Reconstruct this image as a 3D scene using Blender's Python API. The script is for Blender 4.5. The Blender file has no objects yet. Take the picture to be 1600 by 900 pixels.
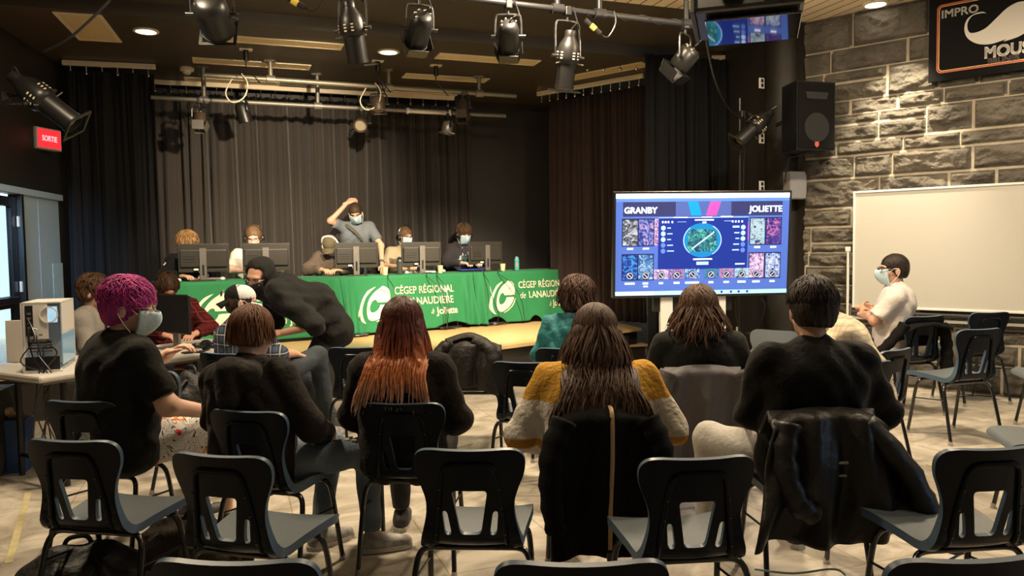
import bpy, bmesh, math, random
import numpy as np
from mathutils import Vector, Matrix, Euler, noise as mnoise
PI = math.pi
V = Vector
S = bpy.context.scene
COL = S.collection
random.seed(7)

# ---------------------------------------------------------------- camera
PITCH, ROLL, EYE, FPX = math.radians(-2.96), 0.014, 1.48, 1200.0
_F = V((0, math.cos(PITCH), math.sin(PITCH)))
_U0 = V((0, -math.sin(PITCH), math.cos(PITCH)))
_R0 = V((1, 0, 0))
_R = _R0 * math.cos(ROLL) - _U0 * math.sin(ROLL)
_U = _R0 * math.sin(ROLL) + _U0 * math.cos(ROLL)
cam_d = bpy.data.cameras.new('camera')
cam = bpy.data.objects.new('camera', cam_d)
COL.objects.link(cam)
cam_d.sensor_width = 36.0
cam_d.lens = 36.0 * FPX / 1600.0
cam_d.clip_start = 0.05
cam.matrix_world = Matrix(((_R.x, _U.x, -_F.x, 0), (_R.y, _U.y, -_F.y, 0), (_R.z, _U.z, -_F.z, EYE), (0, 0, 0, 1)))
S.camera = cam
EYEP = V((0, 0, EYE))

def ray(u, v):
    return _F + _R * ((u - 800) / FPX) - _U * ((v - 450) / FPX)
def at(u, v, Y):
    "the place at distance Y that the survey of the photograph puts at u, v"
    d = ray(u, v)
    return EYEP + d * (Y / d.y)
def onz(u, v, z):
    d = ray(u, v)
    return EYEP + d * ((z - EYE) / d.z)

# room axes: A along the back curtain, B from the audience into the stage
AX, BX = V((0.94, 0.342, 0)), V((-0.342, 0.94, 0))
YAW = math.atan2(0.342, 0.94)
def ab(a, b, z=0.0):
    p = AX * a + BX * b
    return V((p.x, p.y, z))

# ---------------------------------------------------------------- world, lights, exposure
S.view_settings.view_transform = 'Standard'
S.view_settings.look = 'None'
S.view_settings.gamma = 1.0
S.view_settings.use_curve_mapping = False
S.view_settings.exposure = 0.0
S.cycles.use_denoising = True
S.cycles.max_bounces = 6
S.cycles.sample_clamp_indirect = 4.0
W = bpy.data.worlds.new('world'); S.world = W; W.use_nodes = True
bg = W.node_tree.nodes['Background']
bg.inputs[0].default_value = (0.85, 0.78, 0.66, 1)
bg.inputs[1].default_value = 0.045

WARM, COOL = (1.0, 0.80, 0.55), (0.42, 0.68, 1.0)
def lamp(name, kind, loc, power, col=WARM, target=None, size=0.3, angle=60, blend=0.5, size_y=None):
    d = bpy.data.lights.new(name, kind)
    d.energy = power; d.color = col
    if kind == 'AREA':
        d.size = size
        if size_y: d.shape = 'RECTANGLE'; d.size_y = size_y
        else: d.shape = 'DISK'
    if kind == 'SPOT':
        d.spot_size = math.radians(angle); d.spot_blend = blend; d.shadow_soft_size = size
    o = bpy.data.objects.new(name, d); COL.objects.link(o); o.location = loc
    if target is not None:
        o.rotation_euler = (V(target) - V(loc)).to_track_quat('-Z', 'Y').to_euler()
    return o
# assumed downlights of the audience ceiling, bare area lamps out of view
for x, y, p in ((-2.6, 4.4, 120), (0.3, 5.8, 195), (2.7, 5.4, 150), (4.4, 4.4, 55), (0.6, 3.4, 30)):
    lamp('assumed_ceiling_downlight', 'AREA', (x, y, 3.86), p, size=0.35, target=(x, y, 0))
# stage wash from the front bar and the two recessed downlights over the stage
lamp('stage_wash_lamp', 'SPOT', (-1.0, 6.3, 3.45), 1450, target=(-3.0, 10.3, 2.35), angle=47, blend=0.8, size=0.06)
lamp('stage_wash_lamp', 'SPOT', (0.6, 7.2, 3.55), 1900, target=(-0.5, 9.9, 0.85), angle=56, blend=0.8, size=0.06)
lamp('stage_wash_lamp', 'SPOT', (-2.2, 6.2, 3.5), 800, target=(-2.9, 9.3, 1.1), angle=55, blend=0.8, size=0.06)
# added fill spots facing up to brighten the ceiling, with no fixture behind them
lamp('ceiling_fill_lamp', 'SPOT', (1.5, 5.9, 2.95), 170, target=(1.7, 6.3, 3.9), angle=150, blend=1.0, size=0.08)
lamp('ceiling_fill_lamp', 'SPOT', (-1.6, 6.0, 3.25), 40, target=(-1.6, 7.6, 3.9), angle=140, blend=1.0, size=0.08)
# wall washer above the stone
lamp('wall_washer_lamp', 'SPOT', (3.60, 7.42, 3.86), 560, target=(3.98, 7.90, 2.15), angle=56, blend=0.9, size=0.05, col=(1, .84, .58))
lamp('wall_washer_lamp', 'SPOT', (4.6, 6.65, 3.84), 60, target=(4.95, 6.9, 1.2), angle=80, blend=0.9, size=0.05, col=(1, .84, .58))
# cool light: an added fill on the left door panels, assumed, unseen windows on the right
lamp('door_panel_fill', 'SPOT', (-4.2, 5.0, 2.3), 850, col=COOL, target=(-5.3, 8.42, 1.35), angle=24, blend=0.5, size=0.5)  # added spot inside the hall, aimed at the panels to brighten them
lamp('assumed_window_daylight', 'AREA', (8.5, 2.2, 2.2), 210, col=COOL, target=(1.5, 3.6, 0.5), size=2.4, size_y=1.6)  # bare area lamp standing for assumed windows; no window is built

# ---------------------------------------------------------------- materials
def mat(name, col, rough=0.6, metal=0.0, spec=0.5, col2=None, nscale=8.0, ndet=4.0, bump=0.0, bscale=60.0, emit=None, estr=0.0, stretch=None, coat=0.0, sheen=0.0, trans=0.0, wave=None):
    m = bpy.data.materials.new(name); m.use_nodes = True
    nt = m.node_tree; b = nt.nodes['Principled BSDF']
    def I(k, v):
        if k in b.inputs: b.inputs[k].default_value = v
    c4 = tuple(col) + (1,)
    I('Base Color', c4); I('Roughness', rough); I('Metallic', metal); I('Specular IOR Level', spec); I('Coat Weight', coat); I('Sheen Weight', sheen); I('Transmission Weight', trans)
    vec = None
    if col2 is not None or bump:
        tc = nt.nodes.new('ShaderNodeTexCoord'); vec = tc.outputs['Object']
        if stretch:
            mp = nt.nodes.new('ShaderNodeMapping'); mp.inputs['Scale'].default_value = stretch
            nt.links.new(vec, mp.inputs['Vector']); vec = mp.outputs['Vector']
    if col2 is not None:
        if wave:
            n = nt.nodes.new('ShaderNodeTexWave'); n.inputs['Scale'].default_value = nscale; n.inputs['Distortion'].default_value = wave; n.inputs['Detail'].default_value = ndet; fo = n.outputs['Fac']
        else:
            n = nt.nodes.new('ShaderNodeTexNoise'); n.inputs['Scale'].default_value = nscale; n.inputs['Detail'].default_value = ndet; fo = n.outputs['Fac']
        nt.links.new(vec, n.inputs['Vector'])
        r = nt.nodes.new('ShaderNodeValToRGB')
        r.color_ramp.elements[0].position = 0.36; r.color_ramp.elements[1].position = 0.64
        r.color_ramp.elements[0].color = c4; r.color_ramp.elements[1].color = tuple(col2) + (1,)
        nt.links.new(fo, r.inputs['Fac']); nt.links.new(r.outputs['Color'], b.inputs['Base Color'])
    if bump:
        n2 = nt.nodes.new('ShaderNodeTexNoise'); n2.inputs['Scale'].default_value = bscale; n2.inputs['Detail'].default_value = 3
        nt.links.new(vec, n2.inputs['Vector'])
        bp = nt.nodes.new('ShaderNodeBump'); bp.inputs['Strength'].default_value = bump; bp.inputs['Distance'].default_value = 0.02
        nt.links.new(n2.outputs['Fac'], bp.inputs['Height']); nt.links.new(bp.outputs['Normal'], b.inputs['Normal'])
    if emit is not None:
        I('Emission Color', tuple(emit) + (1,)); I('Emission Strength', estr)
    return m
def srgb(r, g, b):
    f = lambda c: (c / 255 / 12.92) if c <= 10 else ((c / 255 + 0.055) / 1.055) ** 2.4
    return (f(r), f(g), f(b))
_cm = {}
def cmat(name, *a, **k):
    if name not in _cm: _cm[name] = mat(name, *a, **k)
    return _cm[name]

# ---------------------------------------------------------------- scene helpers
def tag(o, label=None, cat=None, group=None, kind=None):
    if label: o['label'] = label
    if cat: o['category'] = cat
    if group: o['group'] = group
    if kind: o['kind'] = kind
    return o
def thing(name, label, cat, loc=(0, 0, 0), rotz=0.0, group=None):
    o = bpy.data.objects.new(name, None); COL.objects.link(o)
    o.empty_display_size = 0.1
    o.location = loc; o.rotation_euler = (0, 0, rotz)
    return tag(o, label, cat, group)
def kids(o):
    return [c for c in ALLKIDS.get(o.name, [])]
ALLKIDS = {}
def adopt(o, p):
    o.parent = p
    ALLKIDS.setdefault(p.name, []).append(o)
def copy_tree(o, parent=None):
    c = o.copy(); COL.objects.link(c)
    if parent is not None: adopt(c, parent)
    for ch in kids(o): copy_tree(ch, c)
    return c
def link_mesh(name, me, m, parent=None, smooth=True):
    o = bpy.data.objects.new(name, me); COL.objects.link(o)
    for mm in (m if isinstance(m, (list, tuple)) else [m]): me.materials.append(mm)
    if smooth and len(me.polygons):
        me.polygons.foreach_set('use_smooth', [True] * len(me.polygons))
    if parent is not None: adopt(o, parent)
    return o

class MB:
    "collects shapes, links them as one mesh"
    def __init__(s): s.v = []; s.f = []; s.mi = []; s.cur = 0
    def add(s, vs, fs):
        n = len(s.v); s.v += [tuple(p) for p in vs]
        for f in fs: s.f.append(tuple(i + n for i in f)); s.mi.append(s.cur)
        return s
    def box(s, c, d, rot=None, bev=0.0):
        hx, hy, hz = d[0] / 2, d[1] / 2, d[2] / 2
        if bev > 0:
            b = min(bev, hx * .9, hy * .9, hz * .9)
            bm = bmesh.new(); bmesh.ops.create_cube(bm, size=1)
            for q in bm.verts: q.co = V((q.co.x * d[0], q.co.y * d[1], q.co.z * d[2]))
            bmesh.ops.bevel(bm, geom=bm.edges[:], offset=b, segments=2, affect='EDGES', profile=0.5)
            vs = [q.co.copy() for q in bm.verts]; bm.verts.index_update(); fs = [[q.index for q in f.verts] for f in bm.faces]; bm.free()
        else:
            vs = [V((x, y, z)) for x in (-hx, hx) for y in (-hy, hy) for z in (-hz, hz)]
            fs = [(0, 1, 3, 2), (4, 6, 7, 5), (0, 4, 5, 1), (2, 3, 7, 6), (0, 2, 6, 4), (1, 5, 7, 3)]
        if rot is not None:
            if not isinstance(rot, Matrix): rot = Euler(rot).to_matrix()
            vs = [rot @ q for q in vs]
        c = V(c)
        return s.add([q + c for q in vs], fs)
    def tube(s, pts, r, n=8, cap=True, flat=None):
        pts = [V(p) for p in pts]; m = len(pts)
        rs = r if isinstance(r, (list, tuple)) else [r] * m
        base = []; up = None
        for i in range(m):
            t = (pts[min(i + 1, m - 1)] - pts[max(i - 1, 0)])
            t = t.normalized() if t.length > 1e-9 else V((0, 0, 1))
            if up is None:
                up = V((0, 0, 1)) if abs(t.z) < 0.9 else V((1, 0, 0))
            x = t.cross(up)
            x = x.normalized() if x.length > 1e-6 else t.orthogonal().normalized()
            y = x.cross(t).normalized(); up = y
            fy = 1.0 if flat is None else flat
            base += [pts[i] + (x * math.cos(2 * PI * k / n) + y * math.sin(2 * PI * k / n) * fy) * rs[i] for k in range(n)]
        fs = [(i * n + k, i * n + (k + 1) % n, (i + 1) * n + (k + 1) % n, (i + 1) * n + k) for i in range(m - 1) for k in range(n)]
        if cap: fs += [tuple(range(n))[::-1], tuple(range((m - 1) * n, m * n))]
        return s.add(base, fs)
    def lathe(s, prof, n=20, mtx=None, cap=True):
        vs = [V((r * math.cos(2 * PI * k / n), r * math.sin(2 * PI * k / n), z)) for r, z in prof for k in range(n)]
        m = len(prof)
        fs = [(i * n + k, i * n + (k + 1) % n, (i + 1) * n + (k + 1) % n, (i + 1) * n + k) for i in range(m - 1) for k in range(n)]
        if cap: fs += [tuple(range(n))[::-1], tuple(range((m - 1) * n, m * n))]
        if mtx is not None: vs = [mtx @ q for q in vs]
        return s.add(vs, fs)
    def ball(s, c, r, n=12, rot=None):
        r = V(r) if not isinstance(r, (int, float)) else V((r, r, r)); c = V(c)
        m = max(6, n // 2 + 2)
        vs = []
        for i in range(m + 1):
            th = PI * (0.02 + 0.96 * i / m)
            for k in range(n):
                p = V((math.sin(th) * math.cos(2 * PI * k / n) * r.x, math.sin(th) * math.sin(2 * PI * k / n) * r.y, math.cos(th) * r.z))
                vs.append(c + (rot @ p if rot is not None else p))
        fs = [(i * n + k, (i + 1) * n + k, (i + 1) * n + (k + 1) % n, i * n + (k + 1) % n) for i in range(m) for k in range(n)]
        fs += [tuple(range(n)), tuple(range(m * n, m * n + n))[::-1]]
        return s.add(vs, fs)
    def prism(s, poly, h, mtx=None):
        "2-D outline (x, y) with thickness h along z"
        n = len(poly)
        vs = [V((x, y, 0)) for x, y in poly] + [V((x, y, h)) for x, y in poly]
        fs = [tuple(range(n))[::-1], tuple(range(n, 2 * n))] + [(i, (i + 1) % n, n + (i + 1) % n, n + i) for i in range(n)]
        if mtx is not None: vs = [mtx @ q for q in vs]
        return s.add(vs, fs)
    def grid(s, nu, nv, fn):
        vs = [fn(i / (nu - 1), j / (nv - 1)) for j in range(nv) for i in range(nu)]
        fs = [(j * nu + i, j * nu + i + 1, (j + 1) * nu + i + 1, (j + 1) * nu + i) for j in range(nv - 1) for i in range(nu - 1)]
        return s.add(vs, fs)
    def mesh(s, name):
        me = bpy.data.meshes.new(name); me.from_pydata([tuple(p) for p in s.v], [], s.f)
        me.polygons.foreach_set('material_index', s.mi); me.update()
        return me
    def build(s, name, m, parent=None, smooth=False, sharp=40):
        me = s.mesh(name)
        o = link_mesh(name, me, m, parent, smooth)
        if smooth and sharp:
            try: me.set_sharp_from_angle(angle=math.radians(sharp))
            except Exception: pass
        return o
def solid(o, t, offset=0.0):
    md = o.modifiers.new('solid', 'SOLIDIFY'); md.thickness = t; md.offset = offset; return o
def subsurf(o, n=1):
    md = o.modifiers.new('sub', 'SUBSURF'); md.levels = n; md.render_levels = n; return o
def frame(loc, x, z):
    "matrix with local x along x and local z along z"
    x = V(x).normalized(); z = V(z).normalized(); y = z.cross(x).normalized(); x = y.cross(z).normalized()
    return Matrix(((x.x, y.x, z.x, loc[0]), (x.y, y.y, z.y, loc[1]), (x.z, y.z, z.z, loc[2]), (0, 0, 0, 1)))
def smooth_path(pts, n=6):
    pts = [V(p) for p in pts]; out = []
    for i in range(len(pts) - 1):
        p0 = pts[max(i - 1, 0)]; p1 = pts[i]; p2 = pts[i + 1]; p3 = pts[min(i + 2, len(pts) - 1)]
        for k in range(n):
            t = k / n
            out.append(0.5 * ((2 * p1) + (p2 - p0) * t + (2 * p0 - 5 * p1 + 4 * p2 - p3) * t * t + (3 * p1 - p0 - 3 * p2 + p3) * t ** 3))
    return out + [pts[-1]]
def text(name, body, size, m, mtx, parent=None, ext=0.002, bold=0.0, align='LEFT', shear=0.0, sx=1.0, space=1.0):
    c = bpy.data.curves.new(name, 'FONT'); c.body = body; c.size = size; c.extrude = ext
    c.align_x = align; c.align_y = 'CENTER'; c.shear = shear; c.space_character = space; c.resolution_u = 3
    t = bpy.data.objects.new(name + '_t', c); COL.objects.link(t)
    me = bpy.data.meshes.new_from_object(t.evaluated_get(bpy.context.evaluated_depsgraph_get()))
    bpy.data.objects.remove(t)
    if bold > 0:                                  # heavier strokes: the same letters set again a hair to each side
        bm = bmesh.new(); src = me.copy()
        for dx, dy in ((bold, bold), (-bold, bold), (bold, -bold), (-bold, -bold)):
            q = src.copy(); q.transform(Matrix.Translation((dx, dy, 0))); bm.from_mesh(q); bpy.data.meshes.remove(q)
        bm.to_mesh(me); bm.free(); bpy.data.meshes.remove(src)
    me.transform(mtx @ Matrix.Diagonal((sx, 1, 1, 1)))
    return link_mesh(name, me, m, parent, smooth=False)

# ---------------------------------------------------------------- smooth solids grown from a distance field (naive surface nets)
def rc(a, b, ra, rb=None, cut=False, k=None): return ('rc', np.array(a, float), np.array(b, float), ra, ra if rb is None else rb, cut, k)
def el(c, r, rot=None, k=None): return ('el', np.array(c, float), np.array(r if not isinstance(r, (int, float)) else (r,) * 3, float), None if rot is None else np.array(rot, float), k)
def neg(p): return ('neg', p)
def half(n, d): return ('half', np.array(n, float), d)      # keep the side n.p < d
def _bb(p):
    if p[0] == 'rc':
        r = max(p[3], p[4]); return np.minimum(p[1], p[2]) - r, np.maximum(p[1], p[2]) + r
    r = p[2].max(); return p[1] - r, p[1] + r
def _ev(p, P):
    if p[0] == 'rc':
        _, a, b, ra, rb, cut, _k = p; ba = b - a; L2 = max(ba @ ba, 1e-12)
        pa = P - a; t0 = (pa @ ba) / L2; t = np.clip(t0, 0, 1)
        d = np.linalg.norm(pa - t[..., None] * ba, axis=-1) - (ra + (rb - ra) * t)
        if cut: d = np.maximum(d, (t0 - 1) * math.sqrt(L2))
        return d
    _, c, r, rot, _k = p; q = P - c
    if rot is not None: q = q @ rot
    k0 = np.linalg.norm(q / r, axis=-1); k1 = np.linalg.norm(q / (r * r), axis=-1)
    return k0 * (k0 - 1) / np.maximum(k1, 1e-9)
def sdf(prims, vox=0.012, k=0.03, disp=None, relax=1):
    "-> vertex array, quad array"
    pos = [p for p in prims if p[0] in ('rc', 'el')]
    lo = np.min([_bb(p)[0] for p in pos], 0) - 4 * vox; hi = np.max([_bb(p)[1] for p in pos], 0) + 4 * vox
    dim = np.ceil((hi - lo) / vox).astype(int) + 1
    F = np.full(dim, 0.5, np.float32)
    def sub(p, m):
        a, b = _bb(p)
        i0 = np.clip(np.floor((a - m - lo) / vox).astype(int), 0, dim - 1); i1 = np.clip(np.ceil((b + m - lo) / vox).astype(int) + 1, 1, dim)
        if (i1 <= i0).any(): return None, None
        ax = [lo[d] + vox * np.arange(i0[d], i1[d]) for d in range(3)]
        P = np.stack(np.meshgrid(*ax, indexing='ij'), -1)
        return tuple(slice(i0[d], i1[d]) for d in range(3)), P
    for p in prims:
        if p[0] in ('rc', 'el'):
            kk = p[-1] if p[-1] is not None else k
            sl, P = sub(p, kk + 3 * vox)
            if sl is None: continue
            d = _ev(p, P); f = F[sl]
            h = np.maximum(kk - np.abs(f - d), 0) / max(kk, 1e-6)
            F[sl] = np.minimum(f, d) - h * h * kk * 0.25
        elif p[0] == 'neg':
            sl, P = sub(p[1], 3 * vox)
            if sl is None: continue
            F[sl] = np.maximum(F[sl], -_ev(p[1], P))
        elif p[0] == 'half':
            ax = [lo[d] + vox * np.arange(dim[d]) for d in range(3)]
            F = np.maximum(F, (ax[0][:, None, None] * p[1][0] + ax[1][None, :, None] * p[1][1] + ax[2][None, None, :] * p[1][2] - p[2]).astype(np.float32))
    if disp is not None:
        m = np.abs(F) < 0.08
        idx = np.argwhere(m); P = lo + idx * vox
        F[m] += disp(P).astype(np.float32)
    F[[0, -1]] = 0.5; F[:, [0, -1]] = 0.5; F[:, :, [0, -1]] = 0.5
    I = F < 0
    nx, ny, nz = dim
    c = [F[i:nx - 1 + i, j:ny - 1 + j, l:nz - 1 + l] for i in (0, 1) for j in (0, 1) for l in (0, 1)]
    ins = sum((q < 0).astype(np.int8) for q in c)
    act = (ins > 0) & (ins < 8)
    vid = np.full(act.shape, -1, np.int64); cells = np.argwhere(act); vid[act] = np.arange(len(cells))
    cv = np.stack([q[act] for q in c], 1)
    off = np.array([(i, j, l) for i in (0, 1) for j in (0, 1) for l in (0, 1)], float)
    acc = np.zeros((len(cells), 3)); cnt = np.zeros(len(cells))
    for a in range(8):
        for b in range(a + 1, 8):
            if np.abs(off[a] - off[b]).sum() != 1: continue
            fa, fb = cv[:, a], cv[:, b]; m = (fa < 0) != (fb < 0)
            t = np.where(m, fa / np.where(m, fa - fb, 1), 0)
            acc[m] += off[a] + t[m, None] * (off[b] - off[a]); cnt[m] += 1
    vt = lo + (cells + acc / np.maximum(cnt, 1)[:, None]) * vox
    quads = []
    for d in range(3):
        e, g = [(1, 2), (2, 0), (0, 1)][d]
        s0 = [slice(None)] * 3; s1 = [slice(None)] * 3; s0[d] = slice(0, -1); s1[d] = slice(1, None)
        A, B = I[tuple(s0)], I[tuple(s1)]
        ed = np.argwhere(A != B)
        ed = ed[(ed[:, e] > 0) & (ed[:, g] > 0)]
        if not len(ed): continue
        fl = A[tuple(ed.T)]
        q = []
        for de, dg in ((0, 0), (1, 0), (1, 1), (0, 1)):
            cc = ed.copy(); cc[:, e] -= de; cc[:, g] -= dg
            q.append(vid[tuple(cc.T)])
        q = np.stack(q, 1); q[~fl] = q[~fl][:, ::-1]
        quads.append(q)
    quads = np.concatenate(quads) if quads else np.zeros((0, 4), int)
    for _ in range(relax):
        s = np.zeros_like(vt); n = np.zeros(len(vt))
        for i in range(4):
            a, b = quads[:, i], quads[:, (i + 1) % 4]
            np.add.at(s, a, vt[b]); np.add.at(n, a, 1); np.add.at(s, b, vt[a]); np.add.at(n, b, 1)
        vt = vt * 0.5 + 0.5 * s / np.maximum(n, 1)[:, None]
    return vt, quads
def sdf_obj(name, prims, m, parent=None, vox=0.012, k=0.03, disp=None, relax=1, extra=None):
    vt, q = sdf(prims, vox, k, disp, relax)
    parts = [(vt, q)] + (extra or [])
    vs = []; fs = []; n = 0
    for a, b in parts:
        vs.append(a); fs.append(b + n); n += len(a)
    vs = np.concatenate(vs); fs = np.concatenate(fs)
    me = bpy.data.meshes.new(name)
    me.vertices.add(len(vs)); me.vertices.foreach_set('co', vs.ravel())
    me.loops.add(len(fs) * 4); me.loops.foreach_set('vertex_index', fs.ravel().astype(np.int32))
    me.polygons.add(len(fs)); me.polygons.foreach_set('loop_start', np.arange(0, len(fs) * 4, 4, dtype=np.int32)); me.polygons.foreach_set('loop_total', np.full(len(fs), 4, np.int32))
    me.update(calc_edges=True); me.validate()
    return link_mesh(name, me, m, parent, True)
# ================================================================ setting
M_black = mat('black_paint', (0.020, 0.017, 0.014), 0.55, bump=0.08, bscale=30)
M_blackceil = mat('black_ceiling_paint', (0.062, 0.049, 0.034), 0.45, bump=0.05, bscale=20)
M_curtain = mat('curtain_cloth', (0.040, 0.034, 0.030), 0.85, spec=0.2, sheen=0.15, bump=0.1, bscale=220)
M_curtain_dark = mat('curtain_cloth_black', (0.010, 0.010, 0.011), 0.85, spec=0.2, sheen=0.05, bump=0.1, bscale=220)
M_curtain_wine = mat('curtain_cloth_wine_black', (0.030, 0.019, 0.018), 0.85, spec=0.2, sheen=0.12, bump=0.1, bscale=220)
M_cream = mat('cream_metal', (0.78, 0.68, 0.50), 0.5)
M_troffer = mat('cream_light_panel', (0.68, 0.52, 0.30), 0.6, col2=(0.74, 0.58, 0.35), nscale=30)
M_white = mat('white_metal', (0.75, 0.74, 0.70), 0.4)
M_steelblue = mat('blue_grey_steel_paint', (0.40, 0.53, 0.62), 0.45, bump=0.04, bscale=12)
M_darkmetal = mat('black_metal', (0.012, 0.012, 0.013), 0.32, spec=0.6)
M_satin = mat('satin_black_metal', (0.011, 0.0105, 0.010), 0.38, spec=0.45)
M_grey = mat('grey_metal', (0.20, 0.19, 0.17), 0.45, metal=0.5)
M_chrome = mat('bright_metal', (0.75, 0.72, 0.66), 0.22, metal=1.0)
M_glass_lit = mat('lamp_glass', (0.9, 0.85, 0.7), 0.3, emit=(1, 0.9, 0.7), estr=6)

# floor: pale worn tiles with marbling
def floor_material():
    m = mat('pale_marbled_floor', (0.5, 0.46, 0.38), 0.38, spec=0.4)
    nt = m.node_tree; b = nt.nodes['Principled BSDF']; L = nt.links
    tc = nt.nodes.new('ShaderNodeTexCoord')
    n = nt.nodes.new('ShaderNodeTexNoise'); n.inputs['Scale'].default_value = 2.2; n.inputs['Detail'].default_value = 8; n.inputs['Distortion'].default_value = 2.2; n.inputs['Roughness'].default_value = 0.65
    r = nt.nodes.new('ShaderNodeValToRGB'); e = r.color_ramp.elements
    e[0].position = 0.34; e[0].color = (0.29, 0.25, 0.195, 1); e[1].position = 0.62; e[1].color = (0.57, 0.52, 0.43, 1)
    n2 = nt.nodes.new('ShaderNodeTexBrick'); n2.inputs['Scale'].default_value = 1.0
    for k, v in (('Mortar Size', 0.004), ('Brick Width', 0.61), ('Row Height', 0.61)): n2.inputs[k].default_value = v
    n2.offset = 0.0
    n2.inputs['Color1'].default_value = (1, 1, 1, 1); n2.inputs['Color2'].default_value = (0.90, 0.90, 0.91, 1); n2.inputs['Mortar'].default_value = (0.62, 0.58, 0.5, 1)
    mx = nt.nodes.new('ShaderNodeMixRGB'); mx.blend_type = 'MULTIPLY'; mx.inputs[0].default_value = 1
    L.new(tc.outputs['Object'], n.inputs['Vector']); L.new(tc.outputs['Object'], n2.inputs['Vector'])
    L.new(n.outputs['Fac'], r.inputs['Fac']); L.new(r.outputs['Color'], mx.inputs[1]); L.new(n2.outputs['Color'], mx.inputs[2])
    L.new(mx.outputs['Color'], b.inputs['Base Color'])
    n3 = nt.nodes.new('ShaderNodeTexNoise'); n3.inputs['Scale'].default_value = 6; L.new(tc.outputs['Object'], n3.inputs['Vector'])
    rr = nt.nodes.new('ShaderNodeMapRange'); rr.inputs['To Min'].default_value = 0.28; rr.inputs['To Max'].default_value = 0.5
    L.new(n3.outputs['Fac'], rr.inputs['Value']); L.new(rr.outputs[0], b.inputs['Roughness'])
    return m
def slab(name, corners, z0, z1, m, kind='structure', bevel=0):
    o = MB().prism([(p[0], p[1]) for p in corners], z1 - z0, Matrix.Translation((0, 0, z0))).build(name, m)
    tag(o, kind=kind); return o
f = MB().box((0, 0, -0.05), (20, 20, 0.1)).build('floor', floor_material())
f.location = (1.0, 5.2, 0); f.rotation_euler = (0, 0, YAW); tag(f, kind='structure')

# pieces of yellow floor tape
M_tape = mat('yellow_tape', (0.55, 0.48, 0.24), 0.5, col2=(0.46, 0.40, 0.25), nscale=20)
def tape(p, q, w, label):
    p, q = V(p), V(q); d = (q - p).normalized(); n = V((-d.y, d.x, 0)) * w / 2
    o = MB().prism([(c.x, c.y) for c in (p - n, q - n, q + n, p + n)], 0.002).build('floor_tape', M_tape)
    tag(o, label, 'tape'); o.location.z = 0.0005
tape(onz(14, 880, 0), onz(44, 770, 0), 0.035, 'yellow worn tape line on the floor by the left chairs')
tape(onz(1452, 728, 0), onz(1510, 708, 0), 0.05, 'short yellow tape mark on the pale floor at right')

# ceilings (their own local axes follow the room, so the boards run into the stage)
def wood_ceiling():
    m = mat('perforated_wood_boards', (0.5, 0.4, 0.28), 0.6, spec=0.2)
    nt = m.node_tree; b = nt.nodes['Principled BSDF']; L = nt.links
    tc = nt.nodes.new('ShaderNodeTexCoord')
    br = nt.nodes.new('ShaderNodeTexBrick'); br.inputs['Scale'].default_value = 1
    for k, v in (('Mortar Size', 0.008), ('Brick Width', 3.0), ('Row Height', 0.145)): br.inputs[k].default_value = v
    br.inputs['Color1'].default_value = (0.82, 0.68, 0.48, 1); br.inputs['Color2'].default_value = (0.74, 0.61, 0.43, 1); br.inputs['Mortar'].default_value = (0.10, 0.07, 0.04, 1)
    mp = nt.nodes.new('ShaderNodeMapping'); mp.inputs['Rotation'].default_value = (0, 0, PI / 2)
    vo = nt.nodes.new('ShaderNodeTexVoronoi'); vo.inputs['Scale'].default_value = 55
    rr = nt.nodes.new('ShaderNodeValToRGB'); rr.color_ramp.elements[0].position = 0.12; rr.color_ramp.elements[0].color = (0.45, 0.4, 0.3, 1); rr.color_ramp.elements[1].position = 0.3
    mx = nt.nodes.new('ShaderNodeMixRGB'); mx.blend_type = 'MULTIPLY'; mx.inputs[0].default_value = 0.8
    L.new(tc.outputs['Object'], mp.inputs['Vector']); L.new(mp.outputs['Vector'], br.inputs['Vector']); L.new(tc.outputs['Object'], vo.inputs['Vector'])
    L.new(vo.outputs['Distance'], rr.inputs['Fac']); L.new(br.outputs['Color'], mx.inputs[1]); L.new(rr.outputs['Color'], mx.inputs[2]); L.new(mx.outputs['Color'], b.inputs['Base Color'])
    return m
B_WOOD, B_DROP, Z_HALL, Z_STAGE = 6.9, 8.3, 3.9, 3.77
def ceil_piece(name, a0, a1, b0, b1, z0, z1, m):
    o = MB().box(((a0 + a1) / 2, (b0 + b1) / 2, (z0 + z1) / 2), (a1 - a0, b1 - b0, z1 - z0)).build(name, m)
    o.rotation_euler = (0, 0, YAW); tag(o, kind='structure'); return o
ceil_piece('ceiling', -7, 9.5, -3.0, B_WOOD, Z_HALL, Z_HALL + 0.1, wood_ceiling())
ceil_piece('ceiling_black', -7, 9.5, B_WOOD, B_DROP, Z_HALL, Z_HALL + 0.1, M_blackceil)
ceil_piece('ceiling_stage', -7, 8.0, B_DROP, 12.4, Z_STAGE, Z_STAGE + 0.25, M_blackceil)

# black walls: behind the stage, and left with the door opening
def wall_seg(name, p, q, z0, z1, t, m):
    p, q = V((p[0], p[1], 0)), V((q[0], q[1], 0)); d = (q - p).normalized(); n = V((-d.y, d.x, 0)) * t
    return slab(name, [p, q, q + n, p + n], z0, z1, m)
bw0, bw1 = ab(-2.6, 11.55), ab(5.6, 11.55)
wall_seg('wall_back', bw0, bw1, 0, 3.9, 0.12, M_black)
LW0 = V((-5.37, 9.16, 0)); LD = V((0.196, -0.981, 0))
lw = lambda t: LW0 + LD * t
wall_seg('wall_left', lw(-1.6), lw(0.02), 0, 3.9, -0.15, M_black)
wall_seg('wall_left_lintel', lw(0.02), lw(2.3), 2.13, 3.9, -0.15, M_black)
wall_seg('wall_left_front', lw(2.3), lw(10.5), 0, 3.9, -0.15, M_black)
SW0 = V((3.26, 8.54, 0)); SD = V((0.755, -0.656, 0)); SN = V((-0.656, -0.755, 0))
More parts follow.
